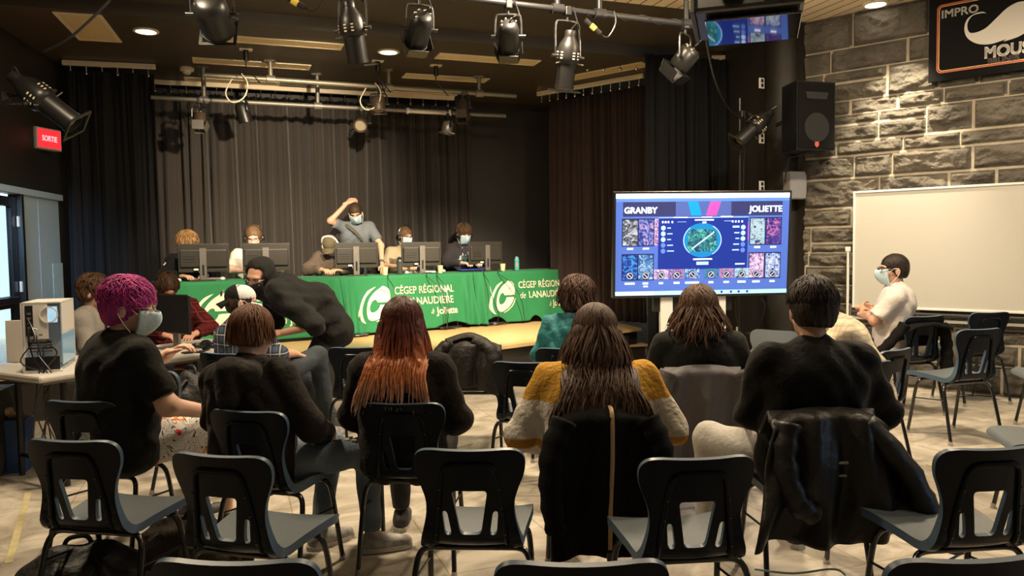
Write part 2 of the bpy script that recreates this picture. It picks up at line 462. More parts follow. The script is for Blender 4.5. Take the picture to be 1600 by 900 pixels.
sw = lambda s, off=0.0, z=0.0: SW0 + SD * s + SN * off + V((0, 0, z))
wall_seg('wall_right_black', (2.66, 9.86), (3.28, 8.56), 0, 3.9, 0.12, M_black)
o = MB().lathe([(0.235, 0), (0.235, 3.9)], 28).build('column', M_black, smooth=True); o.location = (3.17, 8.90, 0); tag(o, kind='structure')

# stone wall of rock-faced ashlar with raised mortar
def stone_wall():
    rnd = random.Random(11)
    LEN, HT = 5.6, 3.9
    blocks = []; z = 0.0
    while z < HT:
        h = rnd.choice((0.15, 0.20, 0.24, 0.28, 0.31)); h = min(h, HT - z) if HT - z - h > 0.1 else HT - z
        x = -rnd.random() * 0.4
        while x < LEN:
            w = rnd.uniform(0.34, 0.78)
            if h > 0.25 and rnd.random() < 0.35:
                c = h * rnd.choice((0.36, 0.62)); blocks += [(x, x + w, z, z + c), (x, x + w, z + c, z + h)]
            else: blocks.append((x, x + w, z, z + h))
            x += w
        z += h
    xs = list(np.arange(0, 2.75, 0.0125)) + list(np.arange(2.75, LEN + 0.01, 0.05)); zs = list(np.arange(0, HT + 0.001, 0.0125))
    X, Z = np.meshgrid(xs, zs); D = np.zeros_like(X); H = np.zeros_like(X); ID = np.zeros(X.shape, int)
    for i, (a, b, c, d) in enumerate(blocks):
        m = (X >= a) & (X < b) & (Z >= c) & (Z < d)
        e = np.minimum(np.minimum(X[m] - a, b - X[m]), np.minimum(Z[m] - c, d - Z[m])); D[m] = e; ID[m] = i
    base = np.array([rnd.uniform(0.012, 0.03) for _ in blocks])[ID]
    N = np.zeros_like(X)
    for j in range(X.shape[0]):
        for i in range(X.shape[1]):
            q = V((X[j, i] * 3.0 + ID[j, i] * 7.3, Z[j, i] * 5.5, ID[j, i] * 1.7))
            a = mnoise.fractal(q, 0.9, 2.1, 4)
            r = abs(mnoise.noise(q * 1.3 + V((9, 2, 1))))
            N[j, i] = 0.036 * a + 0.060 * (0.5 - r) + 0.016 * mnoise.noise(q * 4.3) + 0.008 * mnoise.noise(q * 9.7)
    edge = np.clip((D - 0.012) / 0.028, 0, 1); edge = edge * edge * (3 - 2 * edge)
    H = np.where(D < 0.012, 0.010, 0.002 + edge * np.maximum(base + N, 0.004))
    mb = MB(); nx = len(xs)
    mb.v = [tuple(sw(X[j, i], H[j, i], Z[j, i])) for j in range(X.shape[0]) for i in range(nx)]
    for j in range(X.shape[0] - 1):
        for i in range(nx - 1):
            mb.f.append((j * nx + i, j * nx + i + 1, (j + 1) * nx + i + 1, (j + 1) * nx + i))
            mb.mi.append(1 if D[j, i] < 0.012 and D[j + 1, i + 1] < 0.02 else 0)
    st = mat('rock_faced_stone', (0.078, 0.070, 0.058), 0.8, col2=(0.135, 0.119, 0.097), nscale=3.2, ndet=7, bump=0.9, bscale=34, spec=0.3)
    mo = mat('pale_mortar', (0.42, 0.37, 0.29), 0.9, col2=(0.34, 0.30, 0.235), nscale=12)
    o = mb.build('wall_right', [st, mo], smooth=True, sharp=0); tag(o, kind='structure')
    bk = wall_seg('wall_right_core', sw(0, -0.01), sw(5.6, -0.01), 0, 3.9, 0.12, M_black)
stone_wall()
# walls of the hall behind the camera
wall_seg('wall_right_far', (7.5, 4.85), (9.5, -3), 0, 3.9, 0.12, mat('grey_wall_paint', (0.30, 0.28, 0.25), 0.7))

# ---------------------------------------------------------------- stage
M_stage = mat('varnished_maple_floor', (0.62, 0.42, 0.19), 0.3, col2=(0.70, 0.50, 0.25), nscale=5, stretch=(0.6, 9, 1), spec=0.5)
M_riser = mat('black_riser_board', (0.03, 0.026, 0.022), 0.5)
ZS = 0.42
SB = 7.78
edge_pts = [ab(-3.2, SB), ab(2.62, SB), ab(4.98, 8.78), ab(5.2, 11.5), ab(-3.2, 11.5)]
slab('floor_stage', edge_pts, ZS - 0.035, ZS, M_stage)
inner = [ab(-3.15, SB + 0.04), ab(2.61, SB + 0.04), ab(4.94, 8.83), ab(5.15, 11.4), ab(-3.15, 11.4)]
slab('stage_riser_wall', inner, 0.0, ZS - 0.035, M_riser)
# low step in front of the slanting edge
st = MB()
p, q = V(onz(905, 543, 0.21)), V(onz(1012, 537.5, 0.21)); d = (q - p).normalized(); n = V((-d.y, d.x, 0)) * 0.19
st.prism([(c.x, c.y) for c in (p, q, q + n, p + n)], 0.03, Matrix.Translation((0, 0, 0.18)))
step = tag(thing('stage_step', 'low wooden step with pale top in front of the stage corner', 'step', (0, 0, 0)))
st.build('tread', M_stage, step)
e = d * 0.03; k = n * 0.12
MB().prism([(c.x, c.y) for c in (p + e + k, q - e + k, q - e + n, p + e + n)], 0.18).build('riser', M_riser, step)

# ---------------------------------------------------------------- curtains, tracks
def curtain(name, label, p, q, z0, z1, m, waves, amp, seed, group=None, bulge=None):
    p, q = V((p[0], p[1], 0)), V((q[0], q[1], 0)); d = (q - p); L = d.length; d.normalize(); n = V((d.y, -d.x, 0))
    rnd = random.Random(seed)
    ph = [rnd.uniform(0, 6.28) for _ in range(8)]
    nu = int(waves * 14)
    def fn(s, t):
        x = s * L
        w = 2 * PI * waves * s
        w2 = w + 1.3 * math.sin(w * 0.23 + ph[0]) + 0.8 * math.sin(w * 0.11 + ph[1])
        sharp = math.sin(w2); sharp = math.copysign(abs(sharp) ** 0.75, sharp)
        g = 0.55 + 0.45 * math.sin(w * 0.17 + ph[2])
        a = amp * (0.55 + 0.6 * g) * (0.55 + 0.45 * (1 - t))
        y = a * sharp + amp * 0.35 * math.sin(w2 * 2.1 + ph[3] + t * 1.5) + 0.02 * math.sin(w * 0.4 + t * 3 + ph[4])
        x += 0.02 * math.sin(w2 * 0.5 + ph[5] + t * 2.2)
        P = p + d * x + n * y; P.z = z0 + (z1 - z0) * t
        return P
    o = MB().grid(nu, 14, fn).build(name, m, smooth=True, sharp=0)
    solid(o, 0.006)
    tag(o, label, 'curtain', group); return o
def track(label, p, q, z, hooks, group='curtain tracks', skip=()):
    p, q = V((p[0], p[1], z)), V((q[0], q[1], z)); d = (q - p).normalized()
    t = thing('curtain_track', label, 'curtain track', p, 0, group)
    yw = math.atan2(d.y, d.x); t.rotation_euler = (0, 0, yw); L = (q - p).length
    MB().box((L / 2, 0, 0), (L, 0.05, 0.06), bev=0.006).build('rail', M_cream, t)
    h = MB(); h.tube([(0, 0, -0.03), (0, 0, -0.10)], 0.006, 6); h.ball((0, 0, -0.115), 0.02, 8)
    hm = h.mesh('hook')
    hm.materials.append(M_chrome)
    for i in range(hooks):
        o = bpy.data.objects.new('hook', hm); COL.objects.link(o); o.location = (L * (i + 0.5) / hooks, 0, 0); adopt(o, t)
    return t
GC = 'black stage curtains'
bc0, bc1 = ab(-0.98, 11.3), ab(3.50, 11.3)
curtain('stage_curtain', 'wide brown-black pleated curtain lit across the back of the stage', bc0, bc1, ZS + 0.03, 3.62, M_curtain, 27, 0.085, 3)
tb0, tb1 = ab(-0.98, 11.22), ab(3.2, 11.22)
track('long cream curtain rail above the back curtain', tb0, tb1, 3.735, 22)
lc0, lc1 = onz(97, 97, Z_STAGE - 0.03), onz(243, 104, Z_STAGE - 0.03)
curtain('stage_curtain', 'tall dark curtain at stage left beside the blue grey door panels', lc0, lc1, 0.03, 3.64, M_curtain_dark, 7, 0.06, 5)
track('short cream curtain rail above the dark curtain beside the door', lc0, lc1, 3.735, 6)
sc0, sc1 = onz(862, 147, Z_STAGE - 0.03), onz(1012, 118, Z_STAGE - 0.03)
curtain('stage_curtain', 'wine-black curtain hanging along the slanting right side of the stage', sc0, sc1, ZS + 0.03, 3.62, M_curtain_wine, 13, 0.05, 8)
track('cream curtain rail slanting above the wine-black side curtain', onz(840, 147, 3.735), onz(1006, 118, 3.735), 3.735, 12)
fc0, fc1 = ab(4.72, 8.18), ab(6.1, 8.18)
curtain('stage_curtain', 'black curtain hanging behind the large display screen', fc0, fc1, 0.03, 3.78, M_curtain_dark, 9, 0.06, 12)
track('grey curtain rail above the display screen', onz(905, 92, 3.85), fc1 + V((0, 0, 0)), 3.83, 10)

# ---------------------------------------------------------------- ceiling fittings
def troffer(u, v, label, ln=1.36, wd=0.27, yaw=YAW, z=Z_STAGE):
    c = onz(u, v, z - 0.004)
    t = thing('ceiling_light_panel', label, 'ceiling light', c, yaw, 'unlit recessed ceiling light panels')
    fr = MB(); w = 0.035
    for (x, y, a, b) in ((0, wd / 2 - w / 2, ln, w), (0, -wd / 2 + w / 2, ln, w), (ln / 2 - w / 2, 0, w, wd - 2 * w), (-ln / 2 + w / 2, 0, w, wd - 2 * w)):
        fr.box((x, y, -0.001), (a, b, 0.010))
    fr.build('frame', M_cream, t)
    MB().box((0, 0, 0.001), (ln - 2 * w, wd - 2 * w, 0.006)).build('diffuser', M_troffer, t)
troffer(432, 66, 'unlit cream ceiling panel nearest above the stage, left of the pointed-down lamps', 1.42, 0.26)
troffer(395, 100, 'unlit cream ceiling panel above the upper stage pipe at left', 1.36)
troffer(364, 128, 'unlit cream ceiling panel beside the white smoke detector', 1.2)
troffer(763, 93, 'unlit cream ceiling panel right of the lit stage downlight', 1.28)
troffer(697, 122, 'unlit cream ceiling panel crossed by the middle of the upper stage pipe', 1.15)
troffer(650, 147, 'unlit cream ceiling panel farthest back over the stage curtain rail', 1.2)
troffer(946, 112, 'unlit cream ceiling panel running slantwise over the wine-black side curtain', 1.25, 0.27, math.atan2(-1.25, 1.46))
troffer(140, 44, 'unlit cream ceiling panel above the left curtain by the wall', 1.0, 0.42, YAW + PI / 2 - 0.06)
def downlight(u, v, z, label, r=0.10):
    t = thing('recessed_downlight', label, 'ceiling light', onz(u, v, z), 0, 'round lit ceiling downlights')
    MB().lathe([(r + 0.025, 0.004), (r + 0.025, -0.012), (r, -0.016), (r - 0.004, 0.002)], 28, cap=False).build('trim_ring', M_cream, t, smooth=True)
    MB().lathe([(r, -0.004), (r, -0.008), (r * 0.6, -0.012)], 24).build('lens', M_glass_lit, t, smooth=True)
downlight(228, 48, Z_STAGE, 'round lit downlight in the black ceiling right of the cream square panel')
downlight(607, 80.5, Z_STAGE, 'round lit downlight in the stage ceiling between two hanging lamps')
downlight(1368, 6, Z_HALL, 'round lit downlight in the wooden ceiling above the stone wall')
t = thing('smoke_detector', 'white round smoke detector under the stage ceiling', 'smoke detector', onz(292, 106, Z_STAGE))
MB().lathe([(0.085, 0), (0.085, -0.03), (0.07, -0.045)], 24).build('base', M_cream, t, smooth=True)
MB().lathe([(0.05, -0.045), (0.045, -0.07), (0.025, -0.085)], 20).build('sensor', M_cream, t, smooth=True)

# ---------------------------------------------------------------- pipes
M_pipe_l = mat('galvanised_pipe', (0.26, 0.235, 0.18), 0.45, metal=0.6)
M_pipe_d = mat('dark_steel_pipe', (0.014, 0.014, 0.016), 0.4, spec=0.35)
def pipe(label, p, q, r, m, drops, ztop, dm=None, flange=None):
    p, q = V(p), V(q)
    t = thing('lighting_pipe', label, 'pipe', p)
    o = MB().tube([p, p.lerp(q, .5), q], r, 14).build('bar', m, t, smooth=True); o.location = -p
    for s in drops:
        c = p.lerp(q, s)
        mb = MB().tube([c, V((c.x, c.y, ztop - 0.001))], r * 0.92, 10)
        mb.box((c.x, c.y, ztop - 0.012), (0.12, 0.09, 0.02)); mb.lathe([(r * 1.7, -0.05), (r * 1.7, 0.05)], 12, Matrix.Translation(c) @ Matrix.Rotation(math.atan2(q.y - p.y, q.x - p.x), 4, 'Z') @ Matrix.Rotation(PI / 2, 4, 'Y'))
        o = mb.build('hanger', dm or m, t, smooth=True); o.location = -p
    return t
FP = lambda k: V((-0.155 + 1.95 * k, 6.2 + 0.8 * k, 3.44))
pipe('black lighting pipe hung below the wooden ceiling in front of the stage', FP(-1.5), FP(1.0), 0.026, M_pipe_d, (0.1, 0.35, 0.715, 0.79, 0.955), Z_HALL)
up0, up1 = at(318, 117, 9.05), at(806, 147, 10.55); up1.z = up0.z
pipe('pale steel lighting pipe, upper of the two under the stage ceiling', up0, up1, 0.030, M_pipe_l, (0.19, 0.555, 0.865), Z_STAGE)
lo0, lo1 = at(236, 152, 9.35), at(790, 180, 11.0); lo1.z = lo0.z
pipe('grey steel lighting pipe, lower of the two, in front of the back curtain', lo0, lo1, 0.028, M_grey, (0.13, 0.43), Z_STAGE)

# exit sign
ex = lw(.46) + V((.981, .196, 0)) * .056; ex.z = at(47, 218, ex.y).z
t = thing('exit_sign', 'lit red exit sign in a grey box on the black wall above the door', 'exit sign', ex, math.radians(78.6))
MB().box((0, 0, 0), (0.36, 0.10, 0.24), bev=0.008).build('housing', mat('sign_grey', (0.42, 0.40, 0.38), 0.5), t)
MB().box((0, -0.052, 0), (0.325, 0.006, 0.205)).build('face', mat('lit_red_face', (0.6, 0.02, 0.03), 0.4, emit=(1.0, 0.035, 0.05), estr=0.9), t)
text('lettering', 'SORTIE', 0.085, mat('lit_pink_letters', (0.9, 0.4, 0.4), 0.4, emit=(1, 0.35, 0.36), estr=1.2), Matrix.Translation((0, -0.0555, 0)) @ Matrix.Rotation(PI / 2, 4, 'X'), t, align='CENTER', sx=0.78, bold=0.002)
# ================================================================ school chairs
def seat_tex():
    return mat('grey_textured_plastic', (0.105, 0.125, 0.135), 0.42, spec=0.5, col2=(0.085, 0.104, 0.115), nscale=150, bump=0.12, bscale=320)
M_seat = seat_tex()
M_shell = mat('navy_black_plastic', (0.0040, 0.0065, 0.012), 0.26, spec=0.14)
M_rim = mat('blue_grey_plastic_rim', (0.060, 0.100, 0.150), 0.4, spec=0.4)
M_leg = mat('black_steel_tube', (0.008, 0.008, 0.009), 0.22, spec=0.7)
M_glide = mat('metal_glide', (0.45, 0.43, 0.40), 0.3, metal=0.8)
PROF = smooth_path([(0, .225, .418), (0, .212, .442), (0, .17, .452), (0, .08, .452), (0, -.02, .446), (0, -.105, .440), (0, -.150, .446), (0, -.180, .470), (0, -.193, .51), (0, -.207, .59), (0, -.224, .68), (0, -.240, .755), (0, -.250, .80)], 10)
_acc = [0.0]
for i in range(1, len(PROF)): _acc.append(_acc[-1] + (PROF[i] - PROF[i - 1]).length)
PLEN = _acc[-1]
def prof_at(l):
    l = min(max(l, 0), PLEN)
    for i in range(1, len(_acc)):
        if _acc[i] >= l or i == len(_acc) - 1:
            t = (l - _acc[i - 1]) / max(_acc[i] - _acc[i - 1], 1e-9)
            p = PROF[i - 1].lerp(PROF[i], t); d = (PROF[i] - PROF[i - 1]).normalized()
            return p, V((0, -d.z, d.y)) * -1     # normal towards the sitter
def shell_pt(x, l, off=0.0):
    p, n = prof_at(l)
    n = V((0, abs(n.y) if n.y != 0 else 0, abs(n.z)))
    s = (l - PLEN + 0.40) / 0.40
    bk = min(max(s * 1.6 + 0.1, 0), 1)
    seat = 1 - bk
    q = p + n * (off + bk * 0.030 * (x / 0.19) ** 2 + seat * 0.012 * (x / 0.2) ** 2)
    q.x = x; return q
def chair_shell():
    B = PLEN
    half = [(0.150, 0.0), (0.185, 0.008), (0.203, 0.03), (0.208, 0.07), (0.200, 0.17), (0.186, 0.28), (0.180, 0.36), (0.181, 0.40), (0.176, B - 0.335), (0.162, B - 0.28), (0.154, B - 0.235), (0.156, B - 0.19), (0.170, B - 0.145), (0.186, B - 0.105), (0.193, B - 0.07), (0.191, B - 0.04), (0.178, B - 0.018), (0.155, B - 0.005), (0.12, B)]
    half = [(p.x, p.y) for p in smooth_path([(a, b, 0) for a, b in half], 4)]
    outl = half + [(-x, l) for x, l in half[::-1]]
    def rr(pts, n=3):      # hole outline with rounded corners
        out = []
        m = len(pts)
        for i in range(m):
            a, b, c = V((*pts[i - 1], 0)), V((*pts[i], 0)), V((*pts[(i + 1) % m], 0))
            r = 0.016; p = b + (a - b).normalized() * min(r, (a - b).length * .45); q = b + (c - b).normalized() * min(r, (c - b).length * .45)
            for k in range(n + 1):
                t = k / n; o = p.lerp(b, t).lerp(b.lerp(q, t), t); out.append((o.x, o.y))
        return out
    T = B - 0.150; Bo = B - 0.315
    holes = [rr([(-.062, T), (.062, T), (.036, Bo), (-.036, Bo)])]
    for sg in (-1, 1):
        holes.append(rr([(sg * .080, B - .228), (sg * .098, B - .228), (sg * .090, B - .318), (sg * .066, B - .318)][::sg]))
    bm = bmesh.new(); edges = []
    for lp in [outl] + holes:
        vs = [bm.verts.new((x, l, 0)) for x, l in lp]
        edges += [bm.edges.new((vs[i], vs[(i + 1) % len(vs)])) for i in range(len(vs))]
    bmesh.ops.triangle_fill(bm, use_beauty=True, use_dissolve=False, edges=edges)
    for l in np.arange(0.012, B, 0.018):
        bmesh.ops.bisect_plane(bm, geom=bm.verts[:] + bm.edges[:] + bm.faces[:], plane_co=(0, l, 0), plane_no=(0, 1, 0))
    for x in np.arange(-0.18, 0.181, 0.03):
        bmesh.ops.bisect_plane(bm, geom=bm.verts[:] + bm.edges[:] + bm.faces[:], plane_co=(x, 0, 0), plane_no=(1, 0, 0))
    bmesh.ops.remove_doubles(bm, verts=bm.verts[:], dist=0.0004)
    bm.verts.index_update(); bm.edges.index_update()
    flat = [v.co.copy() for v in bm.verts]
    faces = [[v.index for v in (f.verts if f.normal.z > 0 else list(f.verts)[::-1])] for f in bm.faces]
    bnd = []
    for e in bm.edges:
        if len(e.link_faces) == 1:
            f = e.link_faces[0]; lo = [l for l in f.loops if l.edge == e][0]
            a, b = lo.vert.index, lo.link_loop_next.vert.index
            if f.normal.z <= 0: a, b = b, a
            bnd.append((a, b))
    bm.free()
    n = len(flat); TH = 0.017
    vs = [shell_pt(c.x, c.y, 0) for c in flat] + [shell_pt(c.x, c.y, -TH - .016 * min(max((PLEN - .20 - c.y) / .12, 0), 1) * (abs(c.x) > .14 or c.y < .03)) for c in flat]
    mb = MB(); mb.v = [tuple(p) for p in vs]
    for f in faces: mb.f.append(tuple(f)); mb.mi.append(0)
    for f in faces: mb.f.append(tuple(i + n for i in f[::-1])); mb.mi.append(1)
    for a, b in bnd: mb.f.append((b, a, a + n, b + n)); mb.mi.append(2)
    me = mb.mesh('shell')
    for mm in (M_seat, M_shell, M_rim): me.materials.append(mm)
    b2 = bmesh.new(); b2.from_mesh(me); bmesh.ops.recalc_face_normals(b2, faces=b2.faces[:]); b2.to_mesh(me); b2.free()
    me.update()
    return me
def make_chair():
    t = thing('school_chair', 'x', 'chair')
    o = link_mesh('shell', chair_shell(), [], t, True)
    o.data.set_sharp_from_angle(angle=math.radians(50))
    # pressed ridge of the back: an upside-down U with rivets, and the lumbar lip
    B = PLEN
    pts = [(-.126, B - .352), (-.114, B - .25), (-.098, B - .12), (-.086, B - .070), (-.062, B - .053), (0, B - .050), (.062, B - .053), (.086, B - .070), (.098, B - .12), (.114, B - .25), (.126, B - .352)]
    mb = MB().tube([shell_pt(x, l, -0.021) for x, l in smooth_path2(pts, 4)], 0.0095, 8)
    mb.build('back_ridge', M_shell, t, smooth=True)
    for sx in (-1, 1):
        for x, l in ((.102, B - .14), (.110, B - .21), (.121, B - .31)): MB().ball(shell_pt(sx * x, l, -0.030), 0.005, 8).build('rivet', M_leg, t, smooth=True)
    MB().tube([(-.17, -.115, .408), (.17, -.115, .408)], 0.011, 10).build('cross_bar', M_leg, t, smooth=True)
    MB().tube([(-.17, .095, .412), (.17, .095, .412)], 0.011, 10).build('cross_bar', M_leg, t, smooth=True)
    for sx in (-1, 1):
        for nm, path in (('rear', [(.08, -.115, .408), (.155, -.117, .408), (.190, -.125, .392), (.206, -.145, .34), (.213, -.175, .22), (.222, -.222, .012)]), ('front', [(.08, .095, .412), (.150, .097, .412), (.182, .108, .395), (.195, .125, .34), (.201, .15, .2), (.207, .185, .012)])):
            pp = smooth_path([(sx * x, y, z) for x, y, z in path], 4)
            lg = MB().tube(pp, 0.0115, 9).build('leg', M_leg, t, smooth=True)
            e = V(path[-1]); g = MB().lathe([(0.0125, 0.03), (0.0125, 0.012), (0.016, 0.011), (0.016, 0.0)], 12, Matrix.Translation((sx * e.x, e.y, 0)))
            g.build('glide', M_glide, lg, smooth=True)
        MB().tube([(sx * .209, -.15, .30), (sx * .200, .135, .27)], 0.005, 6).build('brace', M_leg, t, smooth=True)
    return t
def smooth_path2(pts, n): return [(p.x, p.y) for p in smooth_path([(a, b, 0) for a, b in pts], n)]
GCH = 'navy school chairs set out for the audience'
_proto = make_chair(); _first = [True]
CHAIRS = {}
def chair(key, u, v, rot, label, z=0.80, pos=None, sc=1.0):
    "u, v: where the survey puts the middle of the chair's top edge"
    r = math.radians(rot)
    c = _proto if _first[0] else copy_tree(_proto)
    _first[0] = False
    if pos is None:
        top = onz(u, v, z * sc); off = Matrix.Rotation(r, 3, 'Z') @ V((0, -.25 * sc, 0))
        pos = (top.x - off.x, top.y - off.y)
    c.location = (pos[0], pos[1], 0); c.rotation_euler = (0, 0, r); c.scale = (sc, sc, sc)
    tag(c, label, 'chair', GCH); CHAIRS[key] = (V((pos[0], pos[1], 0)), r, sc)
    return c
chair('A1', 358, 877, -3, 'navy chair cut by the lower edge, leftmost of the three cut ones')
chair('A2', 910, 879, 0, 'navy chair cut by the lower edge in front of the draped black coat')
chair('A3', 1530, 873, 4, 'navy chair cut by the lower edge at the lower right corner')
chair('B1', 105, 688, -10, 'empty navy chair at far left above the dark bags on the floor')
chair('B2', 337, 711, -15, 'empty navy chair behind the boy in the brown hoodie')
chair('B3', 731, 702, -3, 'empty navy chair right of the woman with red hair, nearer the camera')
chair('B4', 1093, 715, 5, 'empty navy chair between the draped black coat and the draped windbreaker')
chair('B5', 1556, 700, 6, 'empty navy chair at the right edge beside the blue-piped windbreaker')
chair('C1', 120, 627, -10, 'navy chair under the person with magenta hair')
chair('C2', 381, 642, -17, 'navy chair under the boy in the brown hoodie')
chair('C3', 626, 630, -5, 'navy chair under the woman with red hair')
chair('C4', 945, 645, 2, 'navy chair hidden under the long black coat, below the woman in the yellow sweater')
chair('C5', 1290, 646, 2, 'navy chair under the dark windbreaker of the man in the black shirt')
chair('D1', 340, 552, -25, 'navy chair under the person in the plaid shirt and cap')
chair('D2', 247, 577, -42, 'navy chair right of the magenta-haired person with a small black backpack')
chair('D3', 552, 543, -6, 'navy chair near the stage, half hidden left of the red-haired woman')
chair('D4', 733, 536, -2, 'navy chair near the stage carrying a crumpled black jacket')
chair('D5', 814, 566, -16, 'empty navy chair beside the left arm of the woman in the yellow sweater')
chair('D6', 1100, 577, -3, 'navy chair with a grey jacket, under the person watching the display screen')
chair('D7', 880, 544, -8, 'navy chair under the person in the teal shirt')
chair('E1', 1212, 516, 140, 'grey-fronted chair turned to the hall beside the cream checked shirt')
chair('E2', 1300, 560, 14, 'navy chair under the bent person in the cream checked shirt', pos=(1.98, 4.62))
chair('R1', 1405, 546, 34, 'navy chair with a pale rim right behind the black-shirted man, seen edge-on')
chair('R2', 1450, 487, 17, 'navy chair with a tan-lined jacket, under the man in the white shirt', pos=(3.39, 6.66), sc=1.08)
chair('R3', 1535, 514, 15, 'empty navy chair in front of the whiteboard with its grey seat pointing left', sc=1.06)
chair('R4', 1550, 488, 10, 'navy chair farthest right, close to the stone wall under the whiteboard', sc=1.06)
chair('R5', 1600, 500, 74, 'navy chair cut by the right edge, its seat behind the empty chair by the whiteboard', pos=(4.18, 5.9))
chair('R6', 1600, 600, 74, 'navy chair cut by the right edge with only its pale grey seat showing', pos=(2.78, 3.95))

# ---------------------------------------------------------------- garments hung over chair backs
def drape(name, label, cat, key, m, w_top, w_bot, front, rear, pleats, amp, seed, th=0.012, lean=0.0, parent_extra=None, sleeves=None, skew=0.0, hem=0.03, sm=None, top=0.80, bulge=0.0):
    pos, r, sc = CHAIRS[key]
    t = thing(name, label, cat, pos, r)
    rnd = random.Random(seed); ph = [rnd.uniform(0, 6.28) for _ in range(10)]
    L = front + rear
    def fn(s, t_):
        d = t_ * L - front                       # <0 in front of the back, >0 behind it
        x = (s - 0.5) * 2
        f = max(0, d) / rear; w = (w_top + (w_bot - w_top) * f ** 0.8) / 2
        cr = 1 - 0.10 * x * x
        bend = 0.035
        if d < 0: y, z = -0.205 - 0.10 * (d / front + 0), top + 0.012 + d
        else: y, z = -0.268 - min(d, bend) * 0.9 - lean * f, top + 0.016 - max(0, d - bend * 0.6)
        if -bend < d < bend: z = top + 0.018 - (abs(d) / bend) ** 2 * 0.018; y = -0.236 - 0.034 * d / bend
        a = amp * (0.25 + 0.75 * f)
        fold = a * (math.sin(pleats * x * PI + ph[0]) + 0.5 * math.sin(pleats * 2.3 * x + ph[1] + 3 * f) + 0.35 * math.sin(9 * f + 4 * x + ph[2]) + 0.3 * math.sin(17 * x + 6 * f + ph[5]))
        edge = (abs(x) ** 3) * 0.05 * (1 - f * 0.4)
        if d >= 0: y -= fold + 0.02 * f + bulge * math.sin(PI * f) * (1 - x * x) - edge * 0
        z -= edge * (1.0 if d > -0.03 else 0) + (hem * (math.sin(3.1 * x + ph[3]) * 0.5 + 0.5 * abs(x)) * f)
        return V((x * w + skew * f + 0.012 * math.sin(7 * f + ph[4]) * f, y, max(z, 0.02)))
    o = MB().grid(48, 44, fn).build('shell_cloth', m, t, smooth=True, sharp=0); solid(o, th)
    for k, sp in enumerate(sleeves or []):
        pts, r0, r1 = sp
        mb = MB(); pp = smooth_path(pts, 6); n = len(pp)
        rs = [(r0 + (r1 - r0) * i / (n - 1)) * (1 + 0.10 * math.sin(i * 1.9 + k)) for i in range(n)]
        so = mb.tube(pp, rs, 14, flat=0.72).build('sleeve', sm or m, t, smooth=True, sharp=0)
    return t
M_coat = mat('black_wool_coat', (0.0055, 0.005, 0.005), 0.9, spec=0.15, bump=0.25, bscale=180)
M_puffer = mat('black_crinkled_jacket', (0.014, 0.012, 0.011), 0.6, spec=0.3, bump=0.5, bscale=28)
M_greyjk = mat('charcoal_softshell', (0.085, 0.080, 0.084), 0.62, spec=0.3, bump=0.2, bscale=25)
M_wind = mat('black_windbreaker_nylon', (0.013, 0.011, 0.0105), 0.46, spec=0.35, bump=0.35, bscale=18)
M_pipecol = mat('pale_blue_piping', (0.25, 0.42, 0.50), 0.5)
M_tan = mat('tan_lining', (0.30, 0.25, 0.18), 0.85, bump=0.3, bscale=90)
M_strap = mat('tan_leather_strap', (0.42, 0.27, 0.12), 0.5)
t = drape('coat', 'long black coat draped over the chair of the woman in the yellow sweater', 'coat', 'C4', M_coat, 0.40, 0.47, 0.12, 0.60, 2.2, 0.020, 4, lean=0.0, bulge=0.02,
      sleeves=[([(-.17, -.285, .78), (-.225, -.32, .66), (-.235, -.34, .5), (-.215, -.345, .34)], .062, .05), ([(.17, -.285, .78), (.215, -.32, .68), (.225, -.34, .55), (.21, -.345, .42)], .062, .05)])
MB().box((0.02, -.325, .60), (0.10, .012, .012), bev=.004).build('pocket_welt', M_coat, t)
st = thing('bag_strap', 'thin tan leather shoulder strap hanging down the back of the black coat', 'strap', CHAIRS['C4'][0], CHAIRS['C4'][1])
MB().tube(smooth_path([(.018, -.20, .80), (.02, -.25, .829), (.02, -.315, .79), (.015, -.345, .62), (.004, -.36, .45), (.0, -.362, .27)], 6), .0085, 6, flat=0.3).build('band', M_strap, st, smooth=True)
MB().box((0, -.365, .245), (.028, .014, .04), bev=.004).build('buckle', M_darkmetal, st)
t = drape('jacket', 'crumpled black jacket heaped on the empty chair near the stage', 'jacket', 'D4', M_puffer, 0.46, 0.50, 0.16, 0.36, 2.6, 0.035, 9, bulge=0.05,
      sleeves=[([(-.12, -.26, .80), (-.20, -.28, .76), (-.235, -.30, .66), (-.22, -.31, .55)], .06, .05), ([(.05, -.25, .81), (.15, -.31, .77), (.17, -.34, .66), (.13, -.34, .52)], .060, .05)])
MB().tube(smooth_path([(-.16, -.27, .81), (-.08, -.245, .835), (0, -.24, .85), (.06, -.25, .835), (.12, -.27, .81)], 5), .045, 10, flat=.6).build('collar', M_puffer, t, smooth=True)
t = drape('jacket', 'charcoal jacket hung over the chair of the person watching the display screen', 'jacket', 'D6', M_greyjk, 0.42, 0.60, 0.10, 0.60, 2.1, 0.028, 21, bulge=0.02,
      sleeves=[([(-.19, -.28, .79), (-.25, -.30, .66), (-.275, -.31, .48), (-.26, -.31, .30)], .07, .05), ([(.19, -.28, .79), (.25, -.30, .64), (.28, -.31, .46), (.27, -.31, .28)], .07, .05)])
t = drape('windbreaker', 'dark windbreaker with pale blue piping hung behind the man in the black shirt', 'jacket', 'C5', M_wind, 0.44, 0.68, 0.12, 0.50, 2.6, 0.046, 33, lean=0.05, bulge=0.03, hem=.05,
      sleeves=[([(-.17, -.29, .77), (-.20, -.325, .64), (-.17, -.365, .49), (-.10, -.375, .43)], .072, .060), ([(.14, -.29, .77), (.27, -.36, .60), (.34, -.40, .44), (.46, -.40, .32)], .06, .075)])
